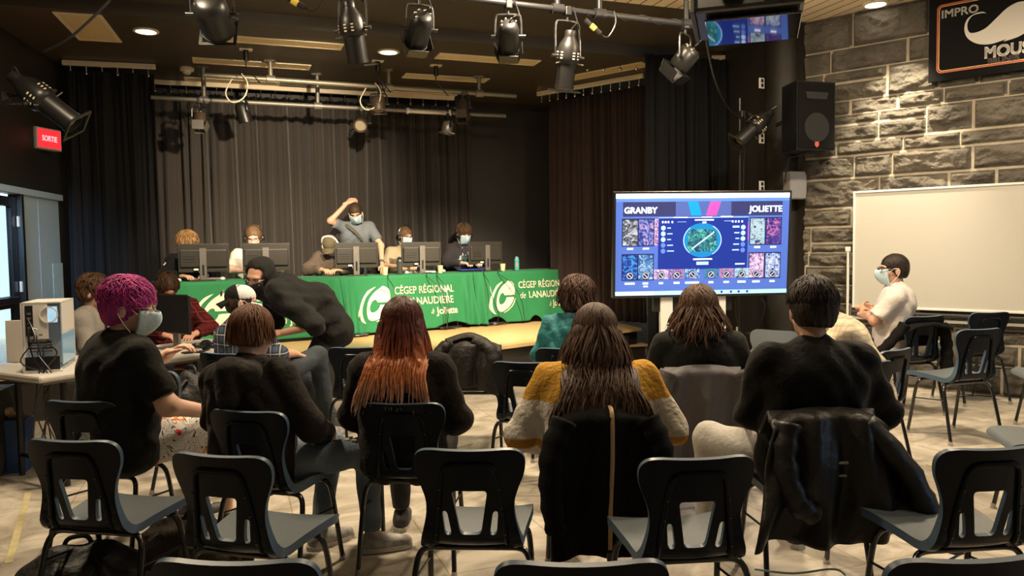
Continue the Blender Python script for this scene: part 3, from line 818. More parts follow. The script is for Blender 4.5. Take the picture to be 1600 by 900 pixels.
MB().tube(smooth_path([(-.34, -.40, .235), (-.2, -.425, .225), (-.05, -.43, .24), (-.0, -.43, .215)], 5), .004, 6).build('hem_piping', M_pipecol, t, smooth=True)
MB().tube(smooth_path([(.22, -.43, .22), (.36, -.44, .25), (.50, -.41, .30), (.535, -.40, .33)], 5), .005, 6).build('hem_piping', M_pipecol, t, smooth=True)
for z in (.625, .575): MB().box((.01, -.347, z), (.075 if z > .6 else .06, .006, .008)).build('print', mat('grey_print', (.30, .29, .27), .5), t)
t = drape('jacket', 'black jacket with tan lining over the chair of the man in the white shirt', 'jacket', 'R2', M_coat, 0.43, 0.44, 0.22, 0.055, 2.0, 0.006, 41, bulge=0.0, top=0.80, hem=.005,
      sleeves=[([(.19, -.24, .79), (.225, -.25, .66), (.235, -.25, .50), (.230, -.25, .34)], .050, .060), ([(-.20, -.24, .80), (-.30, -.20, .66), (-.38, -.14, .55), (-.42, -.10, .48)], .06, .05)])
MB().grid(10, 14, lambda s, q: V((.265 + .075 * s + .02 * q, -.235 + .03 * math.sin(5 * s), .74 - .42 * q - .05 * s))).build('lining', M_tan, t, smooth=True)

# ---------------------------------------------------------------- bags on the floor
M_bag = mat('black_bag_nylon', (0.012, 0.011, 0.010), 0.6, bump=0.4, bscale=35)
M_olive = mat('olive_brown_canvas', (0.085, 0.068, 0.042), 0.8, bump=0.3, bscale=60)
def bag(name, label, cat, loc, rz, size, m, seed, m2=None):
    t = thing(name, label, cat, loc, rz); sx, sy, sz = size
    dsp = lambda P: 0.012 * np.sin(P[:, 0] * 31 + seed) * np.sin(P[:, 2] * 27) + 0.008 * np.sin(P[:, 1] * 45 + P[:, 2] * 20)
    sdf_obj('body', [el((0, 0, sz * .46), (sx * .5, sy * .5, sz * .46)), el((sx * .12, 0, sz * .34), (sx * .42, sy * .52, sz * .33)), el((-sx * .2, sy * .05, sz * .3), (sx * .3, sy * .45, sz * .29))], m, t, 0.014, 0.06, dsp)
    sdf_obj('pocket', [el((0, -sy * .42, sz * .34), (sx * .34, sy * .16, sz * .26))], m2 or m, t, 0.012, 0.03, dsp)
    for k in (-1, 1):
        MB().tube(smooth_path([(k * sx * .16, -sy * .3, sz * .80), (k * sx * .2, -sy * .56, sz * .62), (k * sx * .24, -sy * .62, sz * .25), (k * sx * .30, -sy * .58, 0.015)], 5), 0.014, 6, flat=.35).build('strap', m, t, smooth=True)
    MB().tube(smooth_path([(-.05, 0, sz * .90), (-.03, 0, sz * 1.0), (.03, 0, sz * 1.0), (.05, 0, sz * .90)], 4), 0.01, 6).build('handle', m, t, smooth=True)
    return t
bag('backpack', 'slumped black backpack with an olive pocket on the floor under the far left chair', 'backpack', (-1.80, 3.10, 0), 0.5, (.46, .28, .32), M_bag, 1, M_olive)
bag('duffel_bag', 'dark brown bag on the floor between the two empty left chairs', 'bag', (-1.50, 3.52, 0), -0.4, (.55, .32, .27), mat('dark_brown_canvas', (0.035, 0.028, 0.02), 0.8, bump=0.3, bscale=50), 3)
# ================================================================ people
M_skin = mat('skin', (0.56, 0.31, 0.21), 0.5, spec=0.4, col2=(0.60, 0.34, 0.235), nscale=14)
M_skin_p = mat('pale_skin', (0.66, 0.40, 0.30), 0.5, spec=0.4, col2=(0.70, 0.44, 0.33), nscale=14)
M_eye = mat('eye_dark', (0.02, 0.015, 0.012), 0.2)
M_lip = mat('lips', (0.42, 0.17, 0.14), 0.5)
M_mask = mat('pale_blue_mask', (0.45, 0.62, 0.68), 0.8, bump=0.15, bscale=60)
M_maskblack = mat('black_mask', (0.012, 0.012, 0.012), 0.8)
M_jean = mat('faded_jeans', (0.085, 0.115, 0.15), 0.85, col2=(0.16, 0.205, 0.25), nscale=5, bump=0.3, bscale=60)
M_jeandk = mat('dark_jeans', (0.018, 0.026, 0.036), 0.85, col2=(0.042, 0.054, 0.068), nscale=5, bump=0.3, bscale=60)
M_blackpants = mat('black_trousers', (0.012, 0.012, 0.013), 0.8, bump=0.2, bscale=40)
M_palepants = mat('pale_grey_trousers', (0.38, 0.37, 0.34), 0.85, bump=0.25, bscale=40)
M_shoe = mat('dark_shoe', (0.03, 0.028, 0.026), 0.6)
M_shoeg = mat('grey_sneaker', (0.20, 0.19, 0.18), 0.7, col2=(0.42, 0.40, 0.37), nscale=22)
M_sole = mat('white_sole', (0.5, 0.48, 0.44), 0.6)
def cloth(name, col, b=0.35, bs=26, rough=0.85, col2=None, **k): return mat(name, col, rough, bump=b, bscale=bs, spec=0.2, sheen=0.05, col2=col2, **k)
def plaid(name, c0, c1, c2, sc=26.0):
    m = mat(name, c0, 0.85, spec=0.2); nt = m.node_tree; b = nt.nodes['Principled BSDF']; L = nt.links
    tc = nt.nodes.new('ShaderNodeTexCoord'); sp = nt.nodes.new('ShaderNodeSeparateXYZ'); L.new(tc.outputs['Object'], sp.inputs[0])
    def stripe(sock, f, th):
        a = nt.nodes.new('ShaderNodeMath'); a.operation = 'MULTIPLY'; a.inputs[1].default_value = f; L.new(sock, a.inputs[0])
        s = nt.nodes.new('ShaderNodeMath'); s.operation = 'SINE'; L.new(a.outputs[0], s.inputs[0])
        g = nt.nodes.new('ShaderNodeMath'); g.operation = 'GREATER_THAN'; g.inputs[1].default_value = th; L.new(s.outputs[0], g.inputs[0]); return g.outputs[0]
    ad = nt.nodes.new('ShaderNodeMath'); ad.operation = 'ADD'; L.new(sp.outputs[0], ad.inputs[0]); L.new(sp.outputs[1], ad.inputs[1])
    s1, s2 = stripe(ad.outputs[0], sc * 2.6, 0.1), stripe(sp.outputs[2], sc * 3.4, 0.1)
    t1, t2 = stripe(ad.outputs[0], sc * 2.6, 0.93), stripe(sp.outputs[2], sc * 3.4, 0.93)
    def mix(f, x, y, fac=None):
        q = nt.nodes.new('ShaderNodeMixRGB'); q.inputs[1].default_value = tuple(x) + (1,) if not hasattr(x, 'links') else (0, 0, 0, 1)
        if hasattr(x, 'links'): L.new(x, q.inputs[1])
        q.inputs[2].default_value = tuple(y) + (1,)
        h = nt.nodes.new('ShaderNodeMath'); h.operation = 'MULTIPLY'; h.inputs[1].default_value = fac; L.new(f, h.inputs[0]); L.new(h.outputs[0], q.inputs[0]); return q.outputs[0]
    o = mix(s1, c0, c1, 0.55); o = mix(s2, o, c1, 0.55); o = mix(t1, o, c2, 0.7); o = mix(t2, o, c2, 0.7)
    L.new(o, b.inputs['Base Color']); return m
def bands(name, stops, axis=2, rough=0.9, bump=0.3):
    "cloth or hair dyed in bands along one of the garment's own axes: (position, colour)"
    m = mat(name, stops[0][1], rough, spec=0.25, bump=bump, bscale=40); nt = m.node_tree; b = nt.nodes['Principled BSDF']; L = nt.links
    tc = nt.nodes.new('ShaderNodeTexCoord'); sp = nt.nodes.new('ShaderNodeSeparateXYZ'); L.new(tc.outputs['Object'], sp.inputs[0])
    z0, z1 = stops[0][0], stops[-1][0]
    mr = nt.nodes.new('ShaderNodeMapRange'); mr.inputs['From Min'].default_value = z0; mr.inputs['From Max'].default_value = z1; L.new(sp.outputs[axis], mr.inputs['Value'])
    r = nt.nodes.new('ShaderNodeValToRGB'); e = r.color_ramp.elements
    while len(e) < len(stops): e.new(0.5)
    for i, (z, c) in enumerate(stops): e[i].position = (z - z0) / (z1 - z0); e[i].color = tuple(c) + (1,)
    L.new(mr.outputs[0], r.inputs['Fac']); L.new(r.outputs['Color'], b.inputs['Base Color']); return m
def hairmat(name, a, b_, rough=0.5): return mat(name, a, rough, spec=0.28, col2=b_, nscale=9, ndet=2, stretch=(9, 9, 1.2), bump=0.25, bscale=50)

def rot3(yaw=0, pitch=0, tilt=0):
    "yaw to the left, pitch down, tilt to the right, in degrees"
    return (Matrix.Rotation(math.radians(yaw), 3, 'Z') @ Matrix.Rotation(-math.radians(pitch), 3, 'X') @ Matrix.Rotation(math.radians(tilt), 3, 'Y'))
def finger_set(wr, d, pn, side, curl=0.3, spread=0.12, thumb=0.5, hs=1.0, vox=0.0048):
    d = V(d).normalized(); pn = V(pn); pn = (pn - d * pn.dot(d)).normalized()
    th = d.cross(pn) * side
    P = []; wr = V(wr)
    P.append(rc(wr - d * .045, wr + d * .012, .0265 * hs, .0245 * hs))
    for o in (-.026, -.009, .009, .026): P.append(rc(wr + d * .012 + th * o * .7 * hs, wr + d * .085 * hs + th * o * hs, .0155 * hs, .0125 * hs))
    for i, (o, ln) in enumerate(((.029, .070), (.0098, .079), (-.0098, .074), (-.029, .058))):
        p = wr + d * .088 * hs + th * o * hs; a = 0.0; c = curl * (0.85 + 0.1 * i)
        fd = (d + th * spread * o / .03).normalized()
        for seg, da, r in ((.46, 52, .0098), (.31, 62, .0088), (.25, 40, .0078)):
            a += math.radians(da) * c
            q = p + (fd * math.cos(a) + pn * math.sin(a)) * ln * seg * hs
            P.append(rc(p, q, r * hs, (r - .0007) * hs, k=0.006)); p = q
    p = wr + d * .022 * hs + th * .026 * hs
    t1 = p + (d * .55 + th * .75 * (1 - thumb * .5) + pn * .25 * thumb) * .042 * hs; t2 = t1 + (d * .9 + th * .3 * (1 - thumb) + pn * .45 * thumb) * .034 * hs; t3 = t2 + (d * .95 + pn * .4 * thumb - th * .15 * thumb) * .026 * hs
    P += [rc(p, t1, .0155 * hs, .012 * hs), rc(t1, t2, .0115 * hs, .010 * hs, k=0.008), rc(t2, t3, .010 * hs, .008 * hs, k=0.006)]
    return sdf(P, vox, 0.012)

HS = 1.08
def head_prims(hc, R, nose=1.0):
    sc = lambda r: tuple(x * HS for x in r)
    h = lambda c, r: el(V(hc) + R @ V(c) * HS, sc(r), R)
    hk = lambda c, r, k: el(V(hc) + R @ V(c) * HS, sc(r), R, k)
    T = lambda c: V(hc) + R @ V(c) * HS
    P = [h((0, -.012, .03), (.074, .094, .087)), h((0, .024, -.035), (.058, .068, .080)), h((0, .040, -.078), (.038, .042, .032)), hk((0, .074, .022), (.050, .020, .013), .02),
         rc(T((0, .088, -.002)), T((0, .104, -.033)), .008, .012, k=.012), hk((0, .096, -.038), (.018, .012, .009), .01), hk((0, .090, -.068), (.022, .010, .009), .01)]
    for s in (-1, 1):
        P.append(hk((s * .077, -.010, -.012), (.009, .019, .031), .007)); P.append(hk((s * .038, .070, -.03), (.022, .02, .02), .02))
    return P
SIT = dict(pelvis=(0, 0, .545), belly=(0, .0, .70), chest=(0, -.005, .885), neck=(0, -.01, 1.035), shR=(.172, -.005, .975), elR=(.235, .05, .76), wrR=(.17, .27, .66), hipR=(.088, .03, .535), knR=(.13, .44, .535), anR=(.13, .45, .085), toR=(.145, .60, .035))
STAND = dict(pelvis=(0, 0, .96), belly=(0, .0, 1.11), chest=(0, -.005, 1.30), neck=(0, -.01, 1.47), shR=(.175, -.005, 1.41), elR=(.23, .0, 1.13), wrR=(.23, .08, .88), hipR=(.088, 0, .94), knR=(.10, .02, .50), anR=(.105, -.02, .085), toR=(.115, .13, .035))
UPPER = ('belly', 'chest', 'neck', 'shR', 'shL', 'elR', 'elL', 'wrR', 'wrL')

class Person:
    def __init__(s, label, loc, rot, base='sit', J=None, lean=0, side=0, twist=0, head=(0, 0, 0), scale=1.0, fat=1.0, skin=None, vox=0.014, hvox=0.009, neck_fwd=.025, group=None, wide=1.0):
        j = {}
        for k, v in (SIT if base == 'sit' else STAND).items():
            j[k] = V(v)
            if k.endswith('R'): j[k[:-1] + 'L'] = V((-v[0], v[1], v[2]))
        for k in ('shR', 'shL'): j[k].x *= wide
        pv = j['pelvis'].copy()
        Rm = Matrix.Rotation(math.radians(twist), 3, 'Z') @ Matrix.Rotation(-math.radians(lean), 3, 'X') @ Matrix.Rotation(math.radians(side), 3, 'Y')
        s.Rt = Rm
        for k in UPPER:
            f = 0.6 if k == 'belly' else 1.0
            j[k] = pv + (Rm @ (j[k] - pv)) * f + (j[k] - pv) * (1 - f)
        for k, v in (J or {}).items(): j[k] = V(v)
        s.j = j; s.fat = fat; s.vox = vox; s.hvox = hvox
        s.R = rot3(*head)
        s.hc = j['neck'] + (Rm @ V((0, neck_fwd, .058))) + s.R @ V((0, .012, .094))
        s.skin = skin or M_skin
        s.root = thing('person', label, 'person', loc, math.radians(rot), group); s.root.scale = (scale,) * 3
        s.hands = []
    def H(s, c): return s.hc + s.R @ V(c) * HS
    def torso(s, e=0.0, low=True):
        j = s.j; f = s.fat; P = []
        sx = s.Rt @ V((1, 0, 0))
        for g in (-1, 1):
            a = j['pelvis'] + V((1, 0, 0)) * g * .078 * f; b = j['belly'] + sx * g * .075 * f; c = j['chest'] + sx * g * .082 * f
            sh = j['shR' if g > 0 else 'shL']
            if low: P.append(rc(a, b, .112 * f + e, .104 * f + e))
            P.append(rc(b, c, .104 * f + e, .107 * f + e)); P.append(rc(c, sh.lerp(c, .22), .094 * f + e, .058 + e))
            P.append(rc(j['neck'] - (s.Rt @ V((0, 0, .045))), sh, .052 + e, .053 + e))
        P.append(rc(j['belly'], j['chest'].lerp(j['neck'], .42), .104 * f + e, .098 * f + e))
        P.append(el(j['chest'] + s.Rt @ V((0, -.012, .025)), (.150 * f + e, .112 * f + e, .125 + e), s.Rt))
        P.append(rc(j['chest'], j['neck'], .09 * f + e, .052 + e * .6))
        return P
    def arm(s, g, e=0.0, upto=2.0, e2=None, cut=True):
        j = s.j; S_, E, Wt = j['sh' + g], j['el' + g], j['wr' + g]; P = []; e2 = e if e2 is None else e2; f = 0.5 + 0.5 * s.fat
        if upto <= 1: return [rc(S_, S_.lerp(E, upto), .052 * f + e, .047 * f + e2, cut=cut)]
        P.append(rc(S_, E, .052 * f + e, .041 * f + e))
        P.append(rc(E, E.lerp(Wt, upto - 1), .040 * f + e, .040 * f + (.027 - .040) * (upto - 1) + e2, cut=cut)); return P
    def legs(s, e=0.0, upto=2.0, e2=None, which='RL', cut=True):
        j = s.j; P = []; f = 0.6 + 0.4 * s.fat; e2 = e if e2 is None else e2
        for g in which:
            A, B, C_ = j['hip' + g], j['kn' + g], j['an' + g]
            if upto <= 1: P.append(rc(A, A.lerp(B, upto), .082 * f + e, .066 * f + e2, cut=cut)); continue
            P.append(rc(A, B, .082 * f + e, .054 + e)); P.append(rc(B, B.lerp(C_, upto - 1), .053 + e, .036 + e2, cut=cut))
        return P
    def body(s, hands=True):
        P = s.torso(-.012); j = s.j
        for g in 'RL': P += s.arm(g, 0, cut=False)
        P += s.legs(-.012, cut=False)
        P.append(rc(j['neck'], s.H((0, -.02, -.05)), .053, .050))
        for g in 'RL':
            P.append(rc(j['an' + g], j['to' + g], .03, .022))
        Hd = head_prims(s.hc, s.R) + [rc(j['neck'] + (s.hc - j['neck']) * .15, s.H((0, -.02, -.05)), .051, .050)]
        s.b = sdf_obj('body', P, s.skin, s.root, s.vox, .035, extra=[sdf(Hd, s.hvox, .022)] + s.hands)
        return s
    def hand(s, g, d, pn, curl=.3, thumb=.5, spread=.12, hs=1.0, vox=.005):
        s.hands.append(finger_set(s.j['wr' + g], d, pn, 1 if g == 'R' else -1, curl, spread, thumb, hs, vox)); return s
    def wr_hand(s, **k):
        "hands that carry on the forearm"
        for g in 'RL':
            d = (s.j['wr' + g] - s.j['el' + g]).normalized(); s.hand(g, d, (0, -.2, -1), **k)
        return s
    def wrinkle(s, amp, seed=0.0):
        def f(P):
            x, y, z = P[:, 0], P[:, 1], P[:, 2]
            return amp * (np.sin(z * 42 + 9 * np.sin(x * 8 + seed) + y * 12) * .6 + np.sin(x * 38 + z * 22 + seed * 2 + 4 * np.sin(z * 11)) * .4 + .5 * np.sin(y * 33 - z * 17 + seed))
        return f
    def top(s, m, name='shirt', e=.012, sleeve=1.6, e2=None, hem=None, amp=.004, seed=0.0, hood=False, low=True, extra=None, hf=1.0):
        P = s.torso(e, low)
        for g in 'RL': P += s.arm(g, e, sleeve, e2)
        if hood:
            n = s.j['neck']; q = lambda c: n + s.Rt @ V(c)
            HP = [rc(q((-.085, -.03, -.015)), q((0, -.115 * hf, -.035)), .036, .042), rc(q((.085, -.03, -.015)), q((0, -.115 * hf, -.035)), .036, .042), rc(q((0, -.12 * hf, -.03)), q((0, -.15 * hf, -.15)), .060 * hf, .035 * hf), rc(q((-.075, -.10 * hf, -.05)), q((.075, -.10 * hf, -.05)), .050 * hf), rc(q((-.085, -.02, .0)), q((-.05, .06, -.02)), .035, .03), rc(q((.085, -.02, .0)), q((.05, .06, -.02)), .035, .03)]
        if extra: P += extra
        s.topo = sdf_obj(name, P, m, s.root, s.vox, .035, s.wrinkle(amp, seed))
        if hood: sdf_obj('hood', [rc(p_[1], p_[2], p_[3] + .016, p_[4] + .016) for p_ in HP], m, s.topo, .010, .022, s.wrinkle(.004, seed + 1))
        return s
    def trousers(s, m, e=.012, upto=1.92, name='trousers', e2=None, amp=.003, seed=1.0):
        j = s.j; P = s.legs(e, upto, e2)
        for g in (-1, 1): P.append(rc(j['pelvis'] + V((g * .06, 0, 0)), j['pelvis'].lerp(j['belly'], .25) + V((g * .065, 0, 0)), .108 * s.fat + e, .100 * s.fat + e))
        s.legso = sdf_obj(name, P, m, s.root, s.vox, .035, s.wrinkle(amp, seed)); return s
    def shoes(s, m, which='RL', sole=None):
        for g in which:
            a, t = s.j['an' + g], s.j['to' + g]; d = (t - a); d.z = 0; d.normalize(); x = V((d.y, -d.x, 0))
            b = V((a.x, a.y, a.z - .085))
            P = [rc(b + d * -.03 + V((0, 0, .045)), b + d * .06 + V((0, 0, .045)), .044, .046), rc(b + d * .06 + V((0, 0, .042)), b + d * .175 + V((0, 0, .030)), .044, .036), rc(a + V((0, 0, .0)), b + V((0, 0, .05)), .043, .045), half((0, 0, -1), -(b.z + .012))]
            o = sdf_obj('shoe', P, m, s.root, .009, .02)
            R2 = Matrix(((x.x, d.x, 0), (x.y, d.y, 0), (0, 0, 1)))
            out = [(.0, -.082), (.035, -.065), (.044, 0), (.047, .10), (.042, .16), (.02, .208), (0, .213)]
            out = out + [(-u, w) for u, w in out[::-1][1:-1]]
            MB().prism(out, .024, Matrix.Translation(b) @ R2.to_4x4()).build('sole', sole or M_sole, o)
        return s
    # ---- head dress
    def eyes(s, brow=None):
        for g in (-1, 1):
            MB().ball(s.H((g * .031, .083, .002)), (.012, .007, .0065), 10, s.R).build('eye', M_eye, s.root, smooth=True)
            if brow: MB().tube([s.H((g * .014, .094, .019)), s.H((g * .034, .092, .025)), s.H((g * .053, .078, .019))], .0042, 6).build('eyebrow', brow, s.root, smooth=True)
        return s
    def mouth(s):
        MB().tube([s.H((-.022, .088, -.068)), s.H((0, .101, -.067)), s.H((.022, .088, -.068))], [.002, .005, .002], 6).build('mouth', M_lip, s.root, smooth=True); return s
    def mask(s, m=None, loops=True, low=0.0):
        m = m or M_mask
        def fn(a, b):
            ph = (a - .5) * 2.35; t = b; zz = .012 - .108 * t - low
            e = math.sin(PI * (.12 + .76 * t)); r = .062 + .010 * e - .012 * t
            nose = .040 * math.exp(-(ph / .42) ** 2) * math.sin(PI * min(1, .30 + .62 * t)) + .004 * e
            return s.H((math.sin(ph) * (r + .006), .030 - .020 * t * t + math.cos(ph) * (.066 - .012 * t * t) + nose, zz - .014 + .022 * abs(a - .5) * 2 * (.5 - t)))
        o = MB().grid(17, 9, fn).build('face_mask', m, s.root, smooth=True, sharp=0); solid(o, .003, 1)
        if loops:
            for g in (-1, 1):
                MB().tube(smooth_path([s.H((g * .071, .052, -.02)), s.H((g * .082, .01, .012)), s.H((g * .086, -.022, -.005)), s.H((g * .084, -.01, -.045)), s.H((g * .070, .040, -.105 - low))], 4), .0022, 5).build('ear_loop', M_white, o, smooth=True)
        return s
    def glasses(s, m=None):
        m = m or M_darkmetal; mb = MB()
        for g in (-1, 1):
            mb.tube([s.H((g * .033 + .024 * math.cos(a), .104 - .008 * abs(math.cos(a) + 0) * (g * math.cos(a) > 0), .002 + .018 * math.sin(a))) for a in np.linspace(0, 2 * PI, 17)], .0024, 6, cap=False)
            mb.tube([s.H((g * .057, .098, .008)), s.H((g * .078, .06, .008)), s.H((g * .082, -.012, .004))], .0024, 6)
        mb.tube([s.H((-.010, .106, .006)), s.H((.010, .106, .006))], .0024, 6)
        mb.build('glasses', m, s.root, smooth=True); return s
    def headphones(s, mband=None, mcup=None):
        hp = MB().tube(smooth_path([s.H((-.088, -.005, .0)), s.H((-.092, -.01, .06)), s.H((-.06, -.012, .122)), s.H((0, -.014, .140)), s.H((.06, -.012, .122)), s.H((.092, -.01, .06)), s.H((.088, -.005, 0))], 5), .0125, 8, flat=.55).build('headphones', mband or M_chrome, s.root, smooth=True)
        for g in (-1, 1):
            mt = frame(s.H((g * .080, -.006, -.012)), s.R @ V((0, 1, 0)), s.R @ V((g, 0, 0)))
            MB().lathe([(.030, 0), (.042, .004), (.044, .016), (.036, .030), (.018, .034)], 18, mt).build('ear_cup', mcup or M_satin, hp, smooth=True)
        return s
    def hair(s, m, style='short', infl=.012, vox=None, amp=.004, freq=34, back=-.075, name='hair', front=True, extra=None, locks=None, fringe=0.0, seed=1):
        e = infl; R = s.R; hc = s.hc
        h = lambda c, r: el(s.H(c), tuple(x * HS for x in r), R)
        P = [h((0, -.014, .034), (.075 + e, .094 + e, .086 + e)), h((0, -.045, -.005), (.072 + e, .062 + e, .075 + e))]
        P += extra or []
        P += [neg(h((0, .125, -.035 - fringe * 0), (.066, .080, .088 - fringe))), neg(h((0, .06, -.12), (.12, .10, .095)))]
        zh = R @ V((0, 0, -1)); P.append(half(zh, zh.dot(hc) - back))
        def dsp(X):
            q = (X - np.array(hc)) @ np.array(R)
            a = np.arctan2(q[:, 0], -q[:, 1] + .02); z = q[:, 2]
            return amp * (np.sin(a * freq + 5 * np.sin(z * 30 + seed) ) * .6 + np.sin(a * freq * .47 + z * 55 + seed) * .5 + np.sin(q[:, 0] * 90 + q[:, 1] * 70 + z * 30) * .4)
        ex = None
        if locks is not None: ex = [locks]
        s.hairo = sdf_obj(name, P, m, s.root, vox or s.hvox * .8, .02, dsp, relax=1, extra=ex); return s
    def locks(s, n, length, r, hang=0.0, infl=.02, seed=1, jitter=.25, back_y=None, spread=.002, lift=0.0, phi=(35, 325), wave=.008, top_only=False, th=(5, 85)):
        "tapered tufts laid over the scalp from the crown and hanging on below it -> (verts, quads)"
        rnd = random.Random(seed); vs = []; fs = []; Rw = s.R; NS = 4
        for i in range(n):
            ph = math.radians(rnd.uniform(*phi)); t0 = math.radians(rnd.uniform(*th))
            L = length * rnd.uniform(.62 if length > .3 else .75, 1.15); steps = max(5, int(L / .022)); ds = L / steps
            e = infl * rnd.uniform(.6, 1.15); ax = (.076 + e, .096 + e, .088 + e)
            dph = rnd.uniform(-jitter, jitter); pts = []; w0 = rnd.uniform(0, 6.28)
            thn = t0; p = None; hangv = None
            for k in range(steps + 1):
                if p is None or (thn < math.radians(100) and hangv is None):
                    d = V((math.sin(thn) * math.sin(ph) * ax[0], math.sin(thn) * math.cos(ph) * ax[1], math.cos(thn) * ax[2]))
                    p = s.H((0, -.014, .034)) + Rw @ d * HS + (Rw @ d.normalized()) * lift * (k / steps)
                    thn += ds / ax[1]; ph += dph * ds / .1
                    if thn >= math.radians(96) and L > .12: hangv = V((0, 0, -1))
                else:
                    if hangv is None: break
                    sway = V((math.sin(w0 + k * .55), math.cos(w0 * 1.7 + k * .4), 0)) * wave
                    out = V((math.sin(ph), math.cos(ph), 0)) * spread
                    p = p + V((0, 0, -ds)) + sway * .5 + out
                    if back_y is not None and p.z < s.j['neck'].z - .0: p.y = p.y + (min(p.y, back_y - .02 * rnd.random()) - p.y) * .35
                pts.append(p.copy())
            m = len(pts); 
            if m < 3: continue
            b0 = len(vs); up = None
            for k in range(m):
                t = (pts[min(k + 1, m - 1)] - pts[max(k - 1, 0)]).normalized()
                nrm = (pts[k] - s.hc).normalized(); x = t.cross(nrm); x = x.normalized() if x.length > 1e-6 else t.orthogonal().normalized(); y = x.cross(t)
                u = k / (m - 1); rr = r * (math.sin(PI * min(1, .25 + u * .75)) ** .6 if u < .98 else .12) 
                for q in range(NS):
                    a = 2 * PI * q / NS; vs.append(tuple(pts[k] + x * math.cos(a) * rr * 1.5 + y * math.sin(a) * rr * .7))
            for k in range(m - 1):
                for q in range(NS): fs.append((b0 + k * NS + q, b0 + k * NS + (q + 1) % NS, b0 + (k + 1) * NS + (q + 1) % NS, b0 + (k + 1) * NS + q))
        return np.array(vs), np.array(fs)
# ---------------------------------------------------------------- the audience
def seat(key, dx=0.0, dy=-.045):
    p, r, s = CHAIRS[key]; return p + Matrix.Rotation(r, 3, 'Z') @ V((dx, dy, 0))
def scribble():
    m = mat('scribble_print_cloth', (0.70, 0.68, 0.64), 0.85); nt = m.node_tree; b = nt.nodes['Principled BSDF']; L = nt.links
    tc = nt.nodes.new('ShaderNodeTexCoord'); ns = nt.nodes.new('ShaderNodeTexNoise'); ns.inputs['Scale'].default_value = 9
    ad = nt.nodes.new('ShaderNodeMixRGB'); ad.inputs[0].default_value = 0.10; L.new(tc.outputs['Object'], ns.inputs['Vector']); L.new(tc.outputs['Object'], ad.inputs[1]); L.new(ns.outputs['Color'], ad.inputs[2])
    vo = nt.nodes.new('ShaderNodeTexNoise'); vo.inputs['Scale'].default_value = 13; vo.inputs['Detail'].default_value = 1.5; vo.inputs['Distortion'].default_value = 1.4; L.new(tc.outputs['Object'], vo.inputs['Vector'])
    cp_ = nt.nodes.new('ShaderNodeMath'); cp_.operation = 'PINGPONG'; cp_.inputs[1].default_value = 0.055; L.new(vo.outputs['Fac'], cp_.inputs[0])
    lt = nt.nodes.new('ShaderNodeMath'); lt.operation = 'LESS_THAN'; lt.inputs[1].default_value = 0.009; L.new(cp_.outputs[0], lt.inputs[0])
    n2 = nt.nodes.new('ShaderNodeTexNoise'); n2.inputs['Scale'].default_value = 7; L.new(tc.outputs['Object'], n2.inputs['Vector'])
    r = nt.nodes.new('ShaderNodeValToRGB'); r.color_ramp.interpolation = 'CONSTANT'; e = r.color_ramp.elements
    e[0].color = (0.70, 0.06, 0.05, 1); e[0].position = 0; e[1].position = .33; e[1].color = (0.72, 0.70, 0.66, 1)
    for p, c in ((.60, (.75, .22, .04, 1)), (.66, (.70, .68, .66, 1)), (.72, (.45, .62, .70, 1))): q = e.new(p); q.color = c
    L.new(n2.outputs['Fac'], r.inputs['Fac'])
    mx = nt.nodes.new('ShaderNodeMixRGB'); mx.inputs[2].default_value = (.02, .02, .025, 1); L.new(lt.outputs[0], mx.inputs[0]); L.new(r.outputs['Color'], mx.inputs[1]); L.new(mx.outputs[0], b.inputs['Base Color']); return m
C_blacktee = cloth('black_cotton', (0.0060, 0.0056, 0.0052)); C_brownhood = cloth('brown_black_fleece', (0.017, 0.0125, 0.0095), .4); C_blackhood = cloth('black_fleece', (0.0105, 0.0088, 0.0075), .4)

# person with magenta hair
p = Person('person with cropped magenta hair, black t-shirt and scribble-printed shorts, hand on knee', seat('C1', .05), -40, lean=4, head=(-38, 6, 3), fat=1.22, wide=1.12, skin=M_skin_p, vox=.012, hvox=.007, scale=1.03,
           J=dict(elR=(.30, .10, .735), wrR=(.235, .345, .655), elL=(-.27, .16, .78), wrL=(-.18, .34, .91), knR=(.17, .45, .545), knL=(-.16, .45, .545), anR=(.16, .46, .085), anL=(-.16, .42, .085)))
p.hand('R', (-.35, .85, -.35), (-.2, .1, -1), .45, .6).hand('L', (.60, .45, .40), (.35, .3, -.9), .55, .5, .2)
p.body().top(C_blacktee, 't_shirt', .018, .82, .022, amp=.005, seed=2).trousers(scribble(), .024, .97, 'shorts', .026).shoes(M_shoe).eyes().mouth().mask(low=.012).glasses(M_chrome)
p.hair(hairmat('magenta_hair', (0.55, 0.045, 0.19), (0.27, 0.03, 0.24)), infl=.014, amp=.006, freq=30, back=-.09, locks=p.locks(1500, .062, .0031, infl=.017, seed=4, lift=.014, jitter=1.3, phi=(25, 335), th=(2, 105)))
MB().tube(smooth_path([p.H((-.05, .05, -.19)), p.H((-.07, -.03, -.145)), p.H((-.03, -.085, -.125)), p.H((.03, -.085, -.125)), p.H((.075, -.02, -.15)), p.H((.06, .06, -.20)), p.H((.02, .10, -.30))], 5), .011, 6, flat=.3).build('lanyard', M_darkmetal, p.root, smooth=True)

